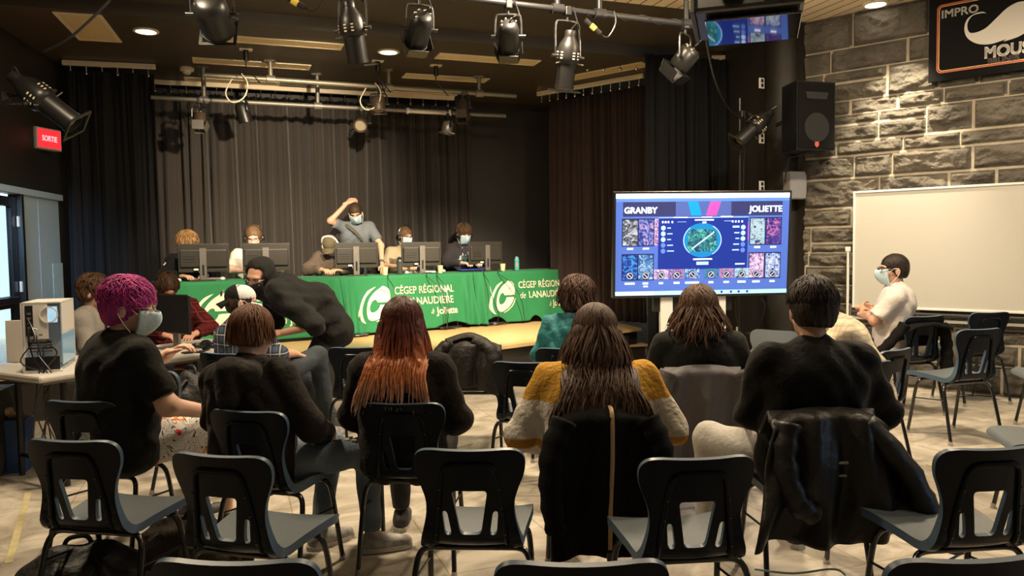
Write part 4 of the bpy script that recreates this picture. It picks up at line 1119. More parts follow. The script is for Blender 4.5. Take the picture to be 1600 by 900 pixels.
# boy in the brown hoodie
p = Person('boy with short auburn hair in a brown-black hoodie and ripped faded jeans', seat('C2', -.095, -.06), -14, lean=5, side=-5, head=(-4, 10, 0), skin=M_skin_p, vox=.012, hvox=.007, scale=.93, fat=1.05,
           J=dict(elR=(.30, .04, .73), wrR=(.30, .22, .66), elL=(-.26, .08, .74), wrL=(-.02, .30, .66), knR=(.48, .26, .57), anR=(.45, .37, .09), toR=(.60, .46, .04), knL=(.205, .41, .55), anL=(.145, .37, .085), toL=(.22, .50, .035)))
p.hand('R', (-.5, .8, -.2), (-.2, 0, -1), .4).hand('L', (.5, .8, -.2), (.2, 0, -1), .4)
p.body().top(C_brownhood, 'hoodie', .026, 1.97, .016, amp=.006, seed=5, hood=True, hf=1.12).trousers(M_jean, .016).shoes(M_shoeg).eyes().mouth()
p.hair(hairmat('auburn_hair', (0.085, 0.032, 0.012), (0.16, 0.065, 0.025)), infl=.015, amp=.003, freq=60, back=-.062, locks=p.locks(800, .125, .0038, infl=.018, seed=6, jitter=.45, phi=(30, 330), th=(2, 72)))
for x in (-.02, .02): MB().box((.42 + x, .22, .636), (.03, .05, .012), bev=.004).build('ripped_patch', M_sole, p.legso)

# woman with red ombre hair
p = Person('woman with long red hair fading to copper, in a black hooded sweatshirt', seat('C3', -.045), -6, lean=3, head=(4, 4, 0), skin=M_skin_p, vox=.012, scale=.94, fat=1.06, wide=1.06,
           J=dict(elR=(.285, .02, .72), wrR=(.16, .24, .64), elL=(-.27, .04, .73), wrL=(-.12, .26, .64)))
p.hand('R', (-.5, .8, -.2), (-.2, 0, -1), .4).hand('L', (.5, .8, -.2), (.2, 0, -1), .4)
p.body().top(C_blackhood, 'hoodie', .026, 1.97, .016, amp=.006, seed=1.5, hood=True, hf=.42).trousers(M_blackpants, .016).shoes(M_shoe).eyes().mouth()
nz = p.j['neck'].z
red = bands('red_ombre_hair', [(nz - .20, (.50, .30, .22)), (nz - .06, (.50, .17, .055)), (nz + .03, (.36, .10, .035)), (nz + .12, (.105, .026, .016)), (nz + .28, (.065, .019, .013))], rough=.4)
bk = [rc(p.H((x, -.055, .0)), p.H((x * 1.35, -.135 - .02 * (1 - abs(x) / .1), -.20)), .045, .042) for x in (-.065, -.022, .022, .065)] + [rc(p.H((x, -.15, -.18)), p.H((x * 1.35, -.185, -.28)), .040, .016) for x in (-.085, -.04, .0, .04, .085)]
p.hair(red, infl=.018, amp=.004, freq=50, back=-.33, vox=.008, extra=bk, locks=p.locks(950, .44, .0046, infl=.020, seed=8, jitter=.22, back_y=-.19, spread=.0045, phi=(50, 310), th=(3, 60), wave=.007), name='long_hair')

# person in teal
p = Person('person with wavy dark brown hair in a teal patterned shirt by the stage', seat('D7', .05, -.03), -18, lean=10, head=(-25, 6, 4), vox=.014, scale=.955, J=dict(elL=(-.28, .06, .74), wrL=(-.2, .3, .66)))
p.wr_hand(curl=.4).body().top(cloth('teal_print_cloth', (0.012, 0.105, 0.12), .4, 30, .55, col2=(0.03, 0.20, 0.21), nscale=16), 'shirt', .022, 1.9, .02, amp=.008, seed=7).trousers(M_blackpants).shoes(M_shoe).eyes().mouth()
tz = p.j['neck']; ring = [rc(tz + V((math.cos(a) * .068, math.sin(a) * .068 - .012, .012)), tz + V((math.cos(a + .8) * .068, math.sin(a + .8) * .068 - .012, .012)), .024) for a in np.arange(0, 6.28, .8)]
sdf_obj('collar', ring, cloth('teal_grey_collar', (0.05, 0.16, 0.19)), p.root, .011, .02)
p.hair(hairmat('dark_brown_hair', (0.022, 0.011, 0.007), (0.075, 0.032, 0.018)), infl=.036, amp=.006, freq=26, back=-.115, extra=[el(p.H((0, -.055, -.045)), (.098, .07, .075), p.R)], locks=p.locks(700, .17, .0046, infl=.038, seed=9, jitter=.8, phi=(35, 325), th=(2, 75), wave=.016, lift=.012))

# woman in the yellow sweater
p = Person('woman with long brown hair in a mustard and white banded sweater', seat('C4', .0, -.03), 0, lean=7, head=(8, 10, 3), skin=M_skin_p, vox=.012, scale=.92, fat=1.36, wide=1.30,
           J=dict(elR=(.37, .05, .72), wrR=(.22, .28, .64), elL=(-.37, .04, .70), wrL=(-.24, .26, .60)))
p.hand('R', (-.5, .8, -.2), (-.2, 0, -1), .4).hand('L', (.5, .8, -.2), (.2, 0, -1), .4)
sw_m = bands('mustard_white_knit', [(.50, (.50, .25, .03)), (.585, (.50, .25, .03)), (.59, (.60, .55, .47)), (.655, (.60, .55, .47)), (.66, (.47, .23, .03)), (.70, (.47, .23, .03)), (.705, (.62, .57, .50)), (.885, (.62, .57, .50)), (.89, (.55, .29, .04)), (1.2, (.55, .29, .04))], bump=.5)
p.body().top(sw_m, 'sweater', .024, 1.97, .018, amp=.005, seed=4).trousers(M_jeandk, .016).shoes(M_shoe).eyes().mouth()
bk = [rc(p.H((x, -.055, .0)), p.H((x * 1.5, -.10, -.24)), .050, .046) for x in (-.07, -.024, .024, .07)] + [rc(p.H((x * 1.1, -.115, -.22)), p.H((x * 1.5, -.15, -.38)), .040, .013) for x in (-.13, -.08, -.03, .03, .08, .13)]
p.hair(hairmat('long_brown_hair', (0.030, 0.015, 0.009), (0.10, 0.048, 0.024)), infl=.020, amp=.004, freq=46, back=-.46, vox=.009, extra=bk, locks=p.locks(950, .56, .0050, infl=.022, seed=12, jitter=.26, back_y=-.215, spread=.006, phi=(48, 312), th=(3, 60), wave=.016), name='long_hair')
p.glasses(M_chrome)

# person watching the display
p = Person('person with shoulder-length wavy brown hair and black t-shirt facing the display screen', seat('D6', .015), -4, lean=2, head=(-4, 0, 0), skin=M_skin_p, vox=.013, hvox=.008, scale=.93, fat=1.12, wide=1.22,
           J=dict(elR=(.31, .06, .74), wrR=(.27, .30, .66), elL=(-.30, .06, .74), wrL=(-.2, .3, .66)))
p.hand('R', (-.4, .85, -.2), (-.2, 0, -1), .5).hand('L', (.5, .8, -.2), (.2, 0, -1), .4)
p.body().top(C_blacktee, 't_shirt', .022, .92, .026, amp=.005, seed=9).trousers(M_palepants).shoes(M_shoe).eyes().mouth()
p.hair(hairmat('brown_hair', (0.040, 0.020, 0.012), (0.115, 0.058, 0.032)), infl=.030, amp=.007, freq=24, back=-.175, extra=[rc(p.H((x, -.05, -.02)), p.H((x * 1.15, -.06, -.135)), .055, .036) for x in (-.06, 0, .06)],
       locks=p.locks(800, .26, .0048, infl=.032, seed=15, jitter=.9, spread=.006, back_y=None, phi=(40, 320), th=(2, 70), wave=.022))

# man in the black shirt
p = Person('man with short dark hair in a long-sleeved black shirt, seen from behind', seat('C5', .03, -.04), 4, lean=-2, head=(-6, 6, 3), skin=M_skin, vox=.012, hvox=.007, scale=1.01, fat=1.14, wide=1.16,
           J=dict(elR=(.35, .03, .73), wrR=(.33, .20, .55), elL=(-.245, .06, .74), wrL=(-.16, .30, .66), knL=(-.30, .42, .545), anL=(-.30, .46, .085), toL=(-.36, .60, .035), knR=(.20, .44, .545)))
p.hand('R', (-.1, .8, -.5), (-.9, .2, -.3), .45).hand('L', (.5, .8, -.2), (.2, 0, -1), .4)
p.body().top(C_blacktee, 'shirt', .018, 1.42, .012, amp=.006, seed=12).trousers(M_palepants, .02).shoes(M_shoe).eyes().mouth()
p.hair(hairmat('short_dark_hair', (0.010, 0.0065, 0.005), (0.032, 0.018, 0.012)), infl=.013, amp=.003, freq=60, back=-.072, locks=p.locks(1000, .075, .0036, infl=.015, seed=17, jitter=.6, phi=(25, 335), th=(2, 80), lift=.006))

# person in the cream checked shirt
C_cream = plaid('cream_check_cloth', (.66, .58, .42), (.60, .52, .38), (.40, .33, .24), 60)
p = Person('person in a cream checked shirt bending forward with hands clasped, behind the black shirt', V((2.20, 4.72, 0)), 78, lean=26, head=(0, 26, 0), vox=.013, fat=1.06, wide=1.06, scale=1.0,
           J=dict(elR=(.22, .36, .76), wrR=(.06, .60, .73), elL=(-.24, .36, .77), wrL=(-.07, .60, .73)))
p.hand('R', (-.45, .85, -.1), (-.8, -.1, -.5), .6).hand('L', (.45, .85, -.1), (.8, -.1, -.5), .7)
p.body().top(C_cream, 'shirt', .024, 1.95, .018, amp=.006, seed=3).trousers(cloth('beige_chino', (.40, .32, .21)), .018).shoes(M_shoe).eyes().mouth()
p.hair(hairmat('short_brown_hair', (0.02, 0.012, 0.008), (0.05, 0.03, 0.02)), infl=.014)

# man in the white shirt
p = Person('man in a short-sleeved white shirt with glasses and mask, arms crossed before the whiteboard', seat('R2', -.05, .07), 62, lean=-4, head=(18, 0, 0), vox=.013, hvox=.007, scale=1.05, fat=1.12, wide=1.08,
           J=dict(elR=(.24, .11, .78), wrR=(-.07, .215, .81), elL=(-.24, .11, .78), wrL=(.06, .235, .86)))
p.hand('R', (-.85, -.45, .0), (.3, -.9, 0), .7, .3, hs=.92).hand('L', (.85, -.45, -.1), (-.3, -.9, 0), .7, .3, hs=.92)
p.body().top(cloth('white_shirt_cloth', (.60, .55, .52), .35), 'shirt', .02, .88, .026, amp=.006, seed=8).trousers(M_blackpants).shoes(M_shoe).eyes(M_eye).mouth().mask().glasses()
p.hair(hairmat('cropped_dark_hair', (0.013, 0.009, 0.007), (0.028, 0.018, 0.013)), infl=.007, amp=.0015, freq=70, back=-.07)

# plaid shirt and cap
p = Person('person in a blue plaid shirt and dark jeans wearing a backward mesh cap', V((-1.90, 5.38, 0)), -38, lean=6, side=-15, head=(-32, 6, -4), vox=.013, hvox=.008, scale=.96, fat=1.08,
           J=dict(elR=(.20, .14, .80), wrR=(.10, .38, .76), knR=(.06, .62, .71), anR=(.02, .75, .10), toR=(.07, .91, .04), hipR=(.08, .03, .55)))
p.hand('R', (-.2, .9, -.3), (-.2, 0, -1), .4).hand('L', (.5, .8, -.2), (.2, 0, -1), .4)
p.body().top(plaid('grey_blue_plaid', (.05, .07, .11), (.012, .014, .018), (.42, .42, .42), 26), 'shirt', .022, 1.45, .02, amp=.006, seed=6).trousers(M_jeandk, .022).shoes(M_shoeg).eyes().mouth().mask()
p.hair(hairmat('brown_short_hair', (0.03, 0.016, 0.01), (0.06, 0.035, 0.02)), infl=.006, back=-.085)
R = p.R
cp = sdf_obj('cap', [el(p.H((0, -.012, .042)), (.090, .110, .092), R), half(R @ V((0, .12, -1)), (R @ V((0, .12, -1))).dot(p.H((0, 0, .022))))], mat('white_cap_mesh', (.66, .66, .66), .8, bump=.4, bscale=260), p.root, .008, .01)
sdf_obj('front_panel', [el(p.H((0, -.018, .042)), (.094, .112, .096), R), half(R @ V((0, .12, -1)), (R @ V((0, .12, -1))).dot(p.H((0, 0, .020)))), half(R @ V((0, 1, .3)), (R @ V((0, 1, .3))).dot(p.H((0, -.022, .03))))], C_blacktee, cp, .008, .01)
br = MB().grid(13, 7, lambda a, b: p.H(((a - .5) * .17 * (1 - .25 * b * b), -.095 - .075 * b * (1 - (2 * a - 1) ** 2 * .5) , .022 - .045 * b - .03 * (2 * a - 1) ** 2))).build('bill', C_blacktee, cp, smooth=True); solid(br, .006)
mt = frame(p.H((.022, -.134, .056)), R @ V((1, 0, 0)), R @ V((.25, -1, .22)))
MB().lathe([(.026, 0), (.026, .006), (.022, .008)], 20, mt).build('badge', mat('grey_green_badge', (.16, .17, .14), .7), cp, smooth=True)
MB().lathe([(.016, .008), (.016, .010), (.010, .010)], 16, mt).build('badge_mark', C_blacktee, cp)

# hooded person bending over
p = Person('standing person in a black hood and black mask bending over beside the capped person', V((-1.54, 6.34, -.0)), 112, 'stand', lean=64, head=(52, 16, -10), vox=.013, hvox=.008, fat=1.12, wide=1.1, scale=1.0,
           J=dict(elL=(-.31, .14, .90), wrL=(-.20, .38, .84), elR=(.24, .40, .88), wrR=(.10, .58, .80), pelvis=(0, -.05, .83), hipR=(.09, -.05, .81), hipL=(-.09, -.05, .81), knR=(.11, .17, .46), knL=(-.12, .16, .46)))
p.hand('L', (.3, .9, -.15), (.5, 0, -.8), .75, .7).hand('R', (-.3, .9, -.2), (-.5, 0, -.8), .6)
p.body().top(cloth('washed_black_fleece', (0.014, 0.014, 0.0135), .45, 20), 'hoodie', .034, 1.12, .03, amp=.010, seed=11).trousers(M_jeandk, .022).shoes(M_shoe).eyes().mouth().mask(M_maskblack, loops=False, low=.012).glasses()
R = p.R
sdf_obj('hood', [el(p.H((0, -.03, .025)), (.112, .130, .132), R), rc(p.H((0, -.05, -.05)), p.j['neck'], .105, .12), rc(p.H((-.07, .02, -.12)), p.H((.07, .02, -.12)), .05), neg(el(p.H((0, .13, -.015)), (.080, .125, .115), R)), neg(el(p.H((0, .03, .0)), (.086, .10, .108), R))], p.topo.data.materials[0], p.root, .010, .03, p.wrinkle(.005, 3))

# man in the grey blazer, and the red plaid one beside him
p = Person('man in a grey blazer over a black t-shirt seated behind the computer case', V((-3.36, 6.0, 0)), -78, lean=6, head=(-6, 4, 0), vox=.014, hvox=.008, scale=1.0, J=dict(elR=(.24, .10, .78), wrR=(.16, .33, .78), elL=(-.24, .10, .78), wrL=(-.16, .33, .78)))
p.wr_hand(curl=.4).body().top(C_blacktee, 't_shirt', .012, .5).top(cloth('grey_blazer_cloth', (.20, .185, .165), .2, 70), 'blazer', .026, 1.93, .018, amp=.004, seed=2, extra=[neg(el(p.j['chest'] + V((0, .15, .04)), (.055, .10, .24)))]).trousers(M_blackpants).shoes(M_shoe).eyes(M_eye).mouth()
for g in (-1, 1):
    MB().prism([(0, 0), (.045, .02), (.05, .10), (.02, .20), (0, .22)], .008, frame(p.j['chest'] + V((g * .048, .122, -.06)), V((g, -.35, 0)), V((g * .35, 1, .1)))).build('lapel', p.topo.data.materials[0], p.topo)
p.hair(hairmat('chestnut_hair', (0.045, 0.022, 0.011), (0.10, 0.05, 0.026)), infl=.016, amp=.004, freq=40, back=-.075, locks=p.locks(260, .09, .006, infl=.02, seed=23, jitter=.4, phi=(20, 340), lift=.008))
p = Person('person in a red and black plaid shirt bent over the computer table', V((-3.10, 7.02, 0)), -150, lean=10, side=8, head=(10, 26, 0), vox=.014, fat=1.1, wide=1.08, J=dict(elR=(.28, .22, .80), wrR=(.12, .43, .77), elL=(-.28, .22, .80), wrL=(-.12, .43, .77)))
p.wr_hand(curl=.4).body().top(plaid('red_black_plaid', (.11, .008, .010), (.010, .006, .007), (.20, .03, .03), 22), 'shirt', .022, 1.93, .02, amp=.006, seed=2).trousers(M_blackpants).shoes(M_shoe).eyes().mouth()
p.hair(hairmat('brown_cropped_hair', (0.045, 0.022, 0.012), (0.09, 0.045, 0.025)), infl=.014, amp=.003, freq=45, locks=p.locks(200, .08, .006, infl=.018, seed=25, jitter=.4, phi=(20, 340)))
# ================================================================ stage tables, computers, players
T0, T1 = V((-3.70, 8.30, 0)), V((1.064, 11.60, 0))
TD = (T1 - T0).normalized(); TN = V((-TD.y, TD.x, 0)); TL = (T1 - T0).length
TYAW = math.atan2(TD.y, TD.x); TZ = ZS + 0.735
tp = lambda t, n=0.0, z=0.0: T0 + TD * (TL * t) + TN * n + V((0, 0, z))
M_green = mat('green_tablecloth', (0.022, 0.185, 0.072), 0.75, spec=0.2, sheen=0.1, bump=0.15, bscale=90)
M_print = mat('cream_cloth_print', (0.74, 0.70, 0.55), 0.8)
M_tbl = mat('table_top_laminate', (0.45, 0.42, 0.36), 0.5)
def logo(parent, mtx, h):
    "slanted leaf-shaped C cut by two sweeping lines"
    cv = lambda pts: [((p_.x - 477) / 230 * h, (575 - p_.y) / 230 * h) for p_ in smooth_path([(x, y, 0) for x, y in pts], 4)]
    leaf = cv([(585, 563), (591, 520), (580, 480), (545, 461), (528, 470)]) + cv([(528, 470), (478, 505), (440, 552), (423, 605), (424, 645), (438, 671), (472, 675), (522, 654), (560, 618), (582, 577)])
    mouth = cv([(582, 577), (516, 579)]) + cv([(516, 579), (505, 602), (482, 620), (458, 625), (446, 610), (450, 580), (470, 552), (492, 547), (500, 563)]) + cv([(500, 563), (584, 563)])
    MB().prism((leaf + mouth[1:])[::-1], .003, mtx).build('emblem', M_print, parent)
    cres = cv([(495, 464), (440, 489), (394, 545), (366, 610), (364, 650), (384, 680), (410, 691)]) + cv([(410, 691), (394, 660), (388, 618), (402, 570), (437, 515), (495, 466)])
    MB().prism(cres[::-1], .003, mtx).build('emblem', M_print, parent)
    lc = cv([(590, 585), (560, 632), (520, 664), (478, 682)]); lc2 = cv([(486, 684), (526, 668), (566, 636), (594, 590)])
    MB().prism((lc + lc2)[::-1], .003, mtx).build('emblem', M_print, parent)
def cloth_table(k, t0, t1, label, tlabel, seed, hemlift):
    L = TL * (t1 - t0); c = tp(t0)
    tb = thing('folding_table', tlabel, 'table', tp(t0, 0, ZS), TYAW, 'folding tables on the stage')
    MB().box((L / 2, .38, .715), (L - .06, .70, .035), bev=.008).build('table_top', M_tbl, tb)
    for x in (.18, L - .18):
        for y in (.12, .64): MB().tube([(x, y, .70), (x, y, 0)], .014, 8).build('leg', M_grey, tb, smooth=True)
        MB().tube([(x, .12, .12), (x, .64, .12)], .010, 8).build('stretcher', M_grey, tb, smooth=True)
    g = thing('tablecloth', label, 'tablecloth', tp(t0, 0, ZS), TYAW, 'green printed tablecloths')
    rnd = random.Random(seed); ph = [rnd.uniform(0, 6.28) for _ in range(6)]
    H = .735
    def fn(s, q):
        x = s * L
        ends = math.exp(-(x / .20) ** 2) + math.exp(-((L - x) / .20) ** 2)
        if q < .30:                                   # top sheet
            y = .76 * (1 - q / .30); z = H + .004 + .003 * math.sin(9 * x + ph[0]) * math.sin(5 * y)
            return V((x, y - .012, z))
        f = (q - .30) / .70
        lift = hemlift(x / L) * f
        z = H - f * (H - .012 - lift)
        fold = (.016 + .075 * ends) * f ** .7 * math.sin(2 * PI * x / (.17 if ends > .35 else .42) + ph[1] + .8 * f)
        fold += .022 * f * math.sin(5.1 * x + ph[2] + 2 * f) + .012 * f * math.sin(13 * x - 5 * f + ph[3]) * (.4 + ends)
        y = -.012 - .05 * f - abs(fold) * .35 - fold * .75 - .05 * f * f
        if f < .04: y = -.012 - .03 * f
        return V((x, y, z))
    o = MB().grid(110, 46, fn).build('cloth', M_green, g, smooth=True, sharp=0); solid(o, .004, 1)
    # print: a flat patch of the hanging front
    rx = Matrix.Translation((L * .5, -.085, .36)) @ Matrix.Rotation(PI / 2 - .10, 4, 'X')
    mt = lambda x, y: rx @ Matrix.Translation((x, y, 0.006))
    n_before = len(ALLKIDS[g.name])
    logo(g, mt(-.53, .02), .46)
    text('lettering', 'CÉGEP RÉGIONAL', .135, M_print, mt(-.24, .175), g, sx=.80, bold=.0015)
    text('lettering', 'de', .13, M_print, mt(-.24, .03), g, sx=.85, shear=.35)
    text('lettering', 'LANAUDIÈRE', .135, M_print, mt(-.07, .03), g, sx=.86, bold=.0015)
    text('lettering', 'à', .105, M_print, mt(.265, -.11), g, shear=.35)
    text('lettering', 'Joliette', .125, M_print, mt(.35, -.11), g, sx=.88, bold=.003)
    for ch in ALLKIDS[g.name][n_before:]:            # lay the print on the hanging cloth
        top = .006 if ch.name.startswith('emblem_line') else .0045
        for vt in ch.data.vertices:
            x, z = vt.co.x, vt.co.z; lift = hemlift(x / L); q = (H - z) / (H - .012 - lift)
            for _ in range(3): f_ = q; q = (H - z) / (H - .012 - lift * f_)
            vt.co.y = fn(x / L, .30 + .70 * min(max(q, .05), 1)).y - top - .004
    return g
arch = lambda a, b, h: (lambda x: h * max(0, 1 - ((x - (a + b) / 2) / ((b - a) / 2)) ** 2))
h1 = lambda x: .03; 
h2 = lambda x: .07 * max(0, 1 - ((x - .80) / .14) ** 2) + .02
h3 = lambda x: .09 * max(0, 1 - ((x - .16) / .09) ** 2) + .07 * max(0, 1 - ((x - .50) / .05) ** 2) + .02
cloth_table(0, -.01, .3325, 'green printed cloth on the stage table at far left behind the seated people', 'folding table under the leftmost green cloth', 3, h1)
cloth_table(1, .333, .6635, 'green printed cloth on the middle stage table behind the red-haired woman', 'folding table under the middle green cloth', 5, h2)
cloth_table(2, .664, 1.0, 'green printed cloth on the right stage table with the complete round emblem', 'folding table under the right green cloth', 9, h3)

# ---------------------------------------------------------------- monitors seen from behind
M_mon = mat('monitor_back_plastic', (0.030, 0.028, 0.024), 0.42, spec=0.5)
M_stand = mat('grey_stand_metal', (0.20, 0.19, 0.175), 0.4, metal=0.5)
M_screenglow = mat('monitor_screen', (0.05, 0.06, 0.08), 0.3, emit=(0.55, 0.7, 1.0), estr=0.7)
def line_t(u, n):
    b = T0 + TN * n; k = (u - 800) / FPX
    return (k * b.y - b.x) / (TD.x * TL - k * TD.y * TL)
def monitor(u, yaw, label, z0=0.0, n=.24):
    t = thing('monitor', label, 'monitor', tp(line_t(u, n), n, TZ + .006), math.radians(yaw), 'desktop monitors on the stage tables')
    b = MB().box((0, .035, .258), (.545, .022, .325), bev=.006); b.box((0, .012, .253), (.50, .03, .20), bev=.012); b.build('housing', M_mon, t)
    MB().box((0, .0475, .260), (.525, .002, .298)).build('screen', M_screenglow, t)
    MB().box((0, -.006, .343), (.06, .006, .008)).build('badge', M_white, t)
    for z in (.213, .243, .273): MB().box((-.15, -.004, z), (.13, .004, .004)).build('vent_slot', M_darkmetal, t)
    s = MB().prism([(-.036, .0), (.036, .0), (.036, .355), (-.036, .355)], .028, frame((0, -.012, .015), (1, 0, 0), (0, -1, 0))).build('stand', M_stand, t)
    MB().box((0, -.041, .12), (.022, .004, .12), bev=.001).build('cable_slot', M_darkmetal, s)
    MB().box((0, .02, .006), (.24, .19, .012), bev=.004).build('base', M_mon, t)
    MB().box((-.08, -.004, .128), (.05, .018, .022), bev=.003).build('plug', M_white, t)
    MB().tube(smooth_path([(-.06, -.01, .12), (-.03, -.02, .07), (.02, .0, .02), (.10, -.08, .006), (.14, -.20, .004)], 6), .004, 6).build('cable', M_darkmetal, t, smooth=True)
    return t
monitor(319, 15, 'monitor with a grey stand on the far left of the green tables')
monitor(417, 11, 'monitor with a grey stand before the player in the white shirt')
monitor(558, 9, 'monitor with a grey stand before the player in the grey hoodie')
monitor(660, 20, 'monitor with a grey stand right of the dark bottle')
monitor(761, 31, 'monitor with a grey stand on the right table, farthest right of all')

# ---------------------------------------------------------------- small things on the tables
M_cup = mat('pale_yellow_cup', (0.62, 0.60, 0.36), 0.6)
def on_table(u, n): return tp(line_t(u, n), n, TZ + .006)
def cup(u, n, label):
    t = thing('paper_cup', label, 'cup', on_table(u, n), 0, 'pale yellow cups on the tables')
    MB().lathe([(.030, 0), (.041, .10), (.0385, .10), (.028, .004)], 20, cap=False).lathe([(.029, .001), (.001, .0012)], 20, cap=False).build('wall', M_cup, t, smooth=True)
    MB().lathe([(.0405, .097), (.0435, .100), (.0405, .103)], 20, cap=False).build('rim', M_cup, t, smooth=True)
cup(602, .10, 'pale yellow cup beside the wristband hand of the standing man'); cup(688, .12, 'pale yellow cup left of the player in the black hoodie'); cup(786, .14, 'pale yellow cup right of the last monitor')
def bottle(u, n, label, col, capcol, h, r):
    t = thing('water_bottle', label, 'bottle', on_table(u, n))
    MB().lathe([(r * .95, 0), (r, .01), (r, h * .55), (r * .93, h * .60), (r, h * .66), (r, h * .78), (r * .7, h * .86)], 22).build('body', col, t, smooth=True)
    MB().lathe([(r * .74, h * .85), (r * .74, h * .95), (r * .35, h * .96), (r * .30, h)], 18).build('cap', capcol, t, smooth=True)
    return t
bottle(625, .16, 'dark tall shaker bottle beside the player in the cream t-shirt', mat('smoked_plastic', (.05, .055, .05), .25), M_darkmetal, .23, .040)
b = bottle(808, .20, 'small turquoise water bottle at the right end of the tables', mat('turquoise_plastic', (.06, .38, .42), .35), mat('grey_blue_cap', (.25, .33, .38), .4), .20, .036)
MB().box((0, -.035, .075), (.03, .006, .06), bev=.002).build('sticker', mat('orange_sticker', (.55, .25, .10), .6), b)
def keyboard(u, n, yaw, label, m, glow=None):
    t = thing('keyboard', label, 'keyboard', on_table(u, n), math.radians(yaw))
    MB().box((0, 0, .012), (.44, .14, .022), bev=.005).build('base', m, t)
    k = MB()
    for r_ in range(5):
        for c in range(14): k.box((-.20 + c * .0305, -.05 + r_ * .026, .027), (.026, .021, .010))
    k.build('keys', glow or M_satin, t)
    return t
M_rgb = mat('violet_lit_keys', (.10, .05, .30), .5, emit=(.30, .12, 1.0), estr=1.2); M_rgb2 = mat('blue_lit_keys', (.02, .05, .2), .5, emit=(.05, .12, 1.0), estr=.5)
keyboard(740, .40, 30, 'backlit blue keyboard before the player in the black hoodie', M_satin, M_rgb2)
keyboard(655, .42, 26, 'pale keyboard before the player in the cream t-shirt', M_white, M_white)
keyboard(428, .40, 14, 'white keyboard before the player in the white shirt', M_white, M_white)
keyboard(320, .40, 14, 'grey keyboard under the far left monitor', M_grey, M_grey)
def mouse(u, n, label, m):
    t = thing('computer_mouse', label, 'mouse', on_table(u, n), .3)
    sdf_obj('shell', [el((0, 0, .016), (.031, .055, .024)), half((0, 0, -1), 0)], m, t, .005, .005)
    MB().tube([(0, .015, .040), (0, .035, .035)], .004, 6).build('wheel', M_darkmetal, t, smooth=True)
mouse(279, .10, 'white mouse left of the far left monitor', M_white); mouse(348, .16, 'white mouse right of the far left monitor', M_white); mouse(693, .42, 'white mouse under the hand of the player in the black hoodie', M_white)
# cables running down the cloth fronts
def hang(u0, u1, label, sway):
    p0 = tp(line_t(u0, .02), .02, TZ + .012); q0 = tp(line_t(u1, -.1), -.16, ZS + .02)
    pts = [tp(line_t(u0, .12), .12, TZ + .014), p0, tp(line_t(u0, -.05), -.04, TZ - .03)]
    for i in range(1, 6):
        f = i / 6; w = p0.lerp(q0, f); w = w + TN * (-.10 - .06 * math.sin(PI * f)) + TD * sway * math.sin(PI * f * 1.3); w.z = TZ - .03 - f * (TZ - ZS - .08); pts.append(w)
    pts.append(q0 - TN * .05)
    o = MB().tube(smooth_path(pts, 5), .005, 6).build('cable', M_darkmetal, smooth=True); tag(o, label, 'cable', 'cables down the green cloths')
hang(607, 606, 'black cable hanging down the green cloth below the first yellow cup', .0)
hang(668, 692, 'black cable crossing the green cloth left of the right table gap', .05)
hang(684, 690, 'black cable hanging down the green cloth below the middle cup', .02)
hang(757, 768, 'black cable hanging down the green cloth below the last monitor', -.05)
hang(780, 813, 'black cable running across the round emblem of the right cloth', .05)
# adaptors and cable heaps under the hems
for i, (u, n, l) in enumerate(((693, -.02, 'tangle of cables and adaptors under the hem between two green cloths'), (765, .0, 'tangle of cables under the lifted hem of the right cloth'), (545, -.05, 'cables at the left hem of the middle green cloth'))):
    rnd = random.Random(40 + i); c = tp(line_t(u, n), n - .1, ZS); mb = MB()
    for _ in range(7):
        pts = [V((rnd.uniform(-.22, .22), rnd.uniform(-.05, .12), .010 + rnd.random() * .03)) for _ in range(5)]
        mb.tube(smooth_path(pts, 5), .006, 6)
    o = mb.build('cable_tangle', M_darkmetal, smooth=True); o.location = c; o.rotation_euler.z = TYAW; tag(o, l, 'cables', kind='stuff')

# ---------------------------------------------------------------- players behind the tables
def player(u, n, z, label, dyaw, **k):
    return Person(label, tp(line_t(u, n), n, ZS), 180 + dyaw, **k)
fwd = dict(elR=(.27, .18, .80), wrR=(.13, .42, .795), elL=(-.27, .18, .80), wrL=(-.13, .42, .795))
p = player(292, .80, 0, 'player with tousled blond hair in a black jacket, half hidden by the far left monitor', 34, lean=14, head=(-10, 26, 4), J=fwd, hvox=.009)
p.wr_hand(curl=.35).body().top(C_blacktee, 'jacket', .03, 1.93, .02, seed=2, hood=False).trousers(M_blackpants).shoes(M_shoe).eyes(M_eye).mouth()
for g in (-1, 1): MB().tube([p.j['shR' if g > 0 else 'shL'] + V((0, .03, .075)), p.j['shR' if g > 0 else 'shL'].lerp(p.j['elR' if g > 0 else 'elL'], .5) + V((g * .06, .04, .04))], .014, 6, flat=.4).build('sleeve_stripe', M_white, p.topo, smooth=True)
p.hair(hairmat('blond_hair', (.20, .10, .035), (.40, .24, .10)), infl=.028, amp=.006, freq=24, locks=p.locks(260, .11, .007, infl=.034, seed=31, jitter=.7, phi=(0, 360), lift=.012, th=(2, 70)))
p = player(399, .82, 0, 'player in a white t-shirt with silver headphones and glasses behind the second monitor', 22, lean=6, head=(-8, 14, 3), J=fwd, skin=M_skin_p, fat=1.12, wide=1.08, scale=1.05)
p.wr_hand(curl=.35).body().top(cloth('white_tee_cloth', (.66, .60, .48)), 't_shirt', .018, .9, .03, seed=1).trousers(M_blackpants).shoes(M_shoe).eyes().mouth().glasses().headphones()
p.hair(hairmat('light_brown_hair', (.09, .05, .025), (.17, .10, .05)), infl=.010, amp=.002)
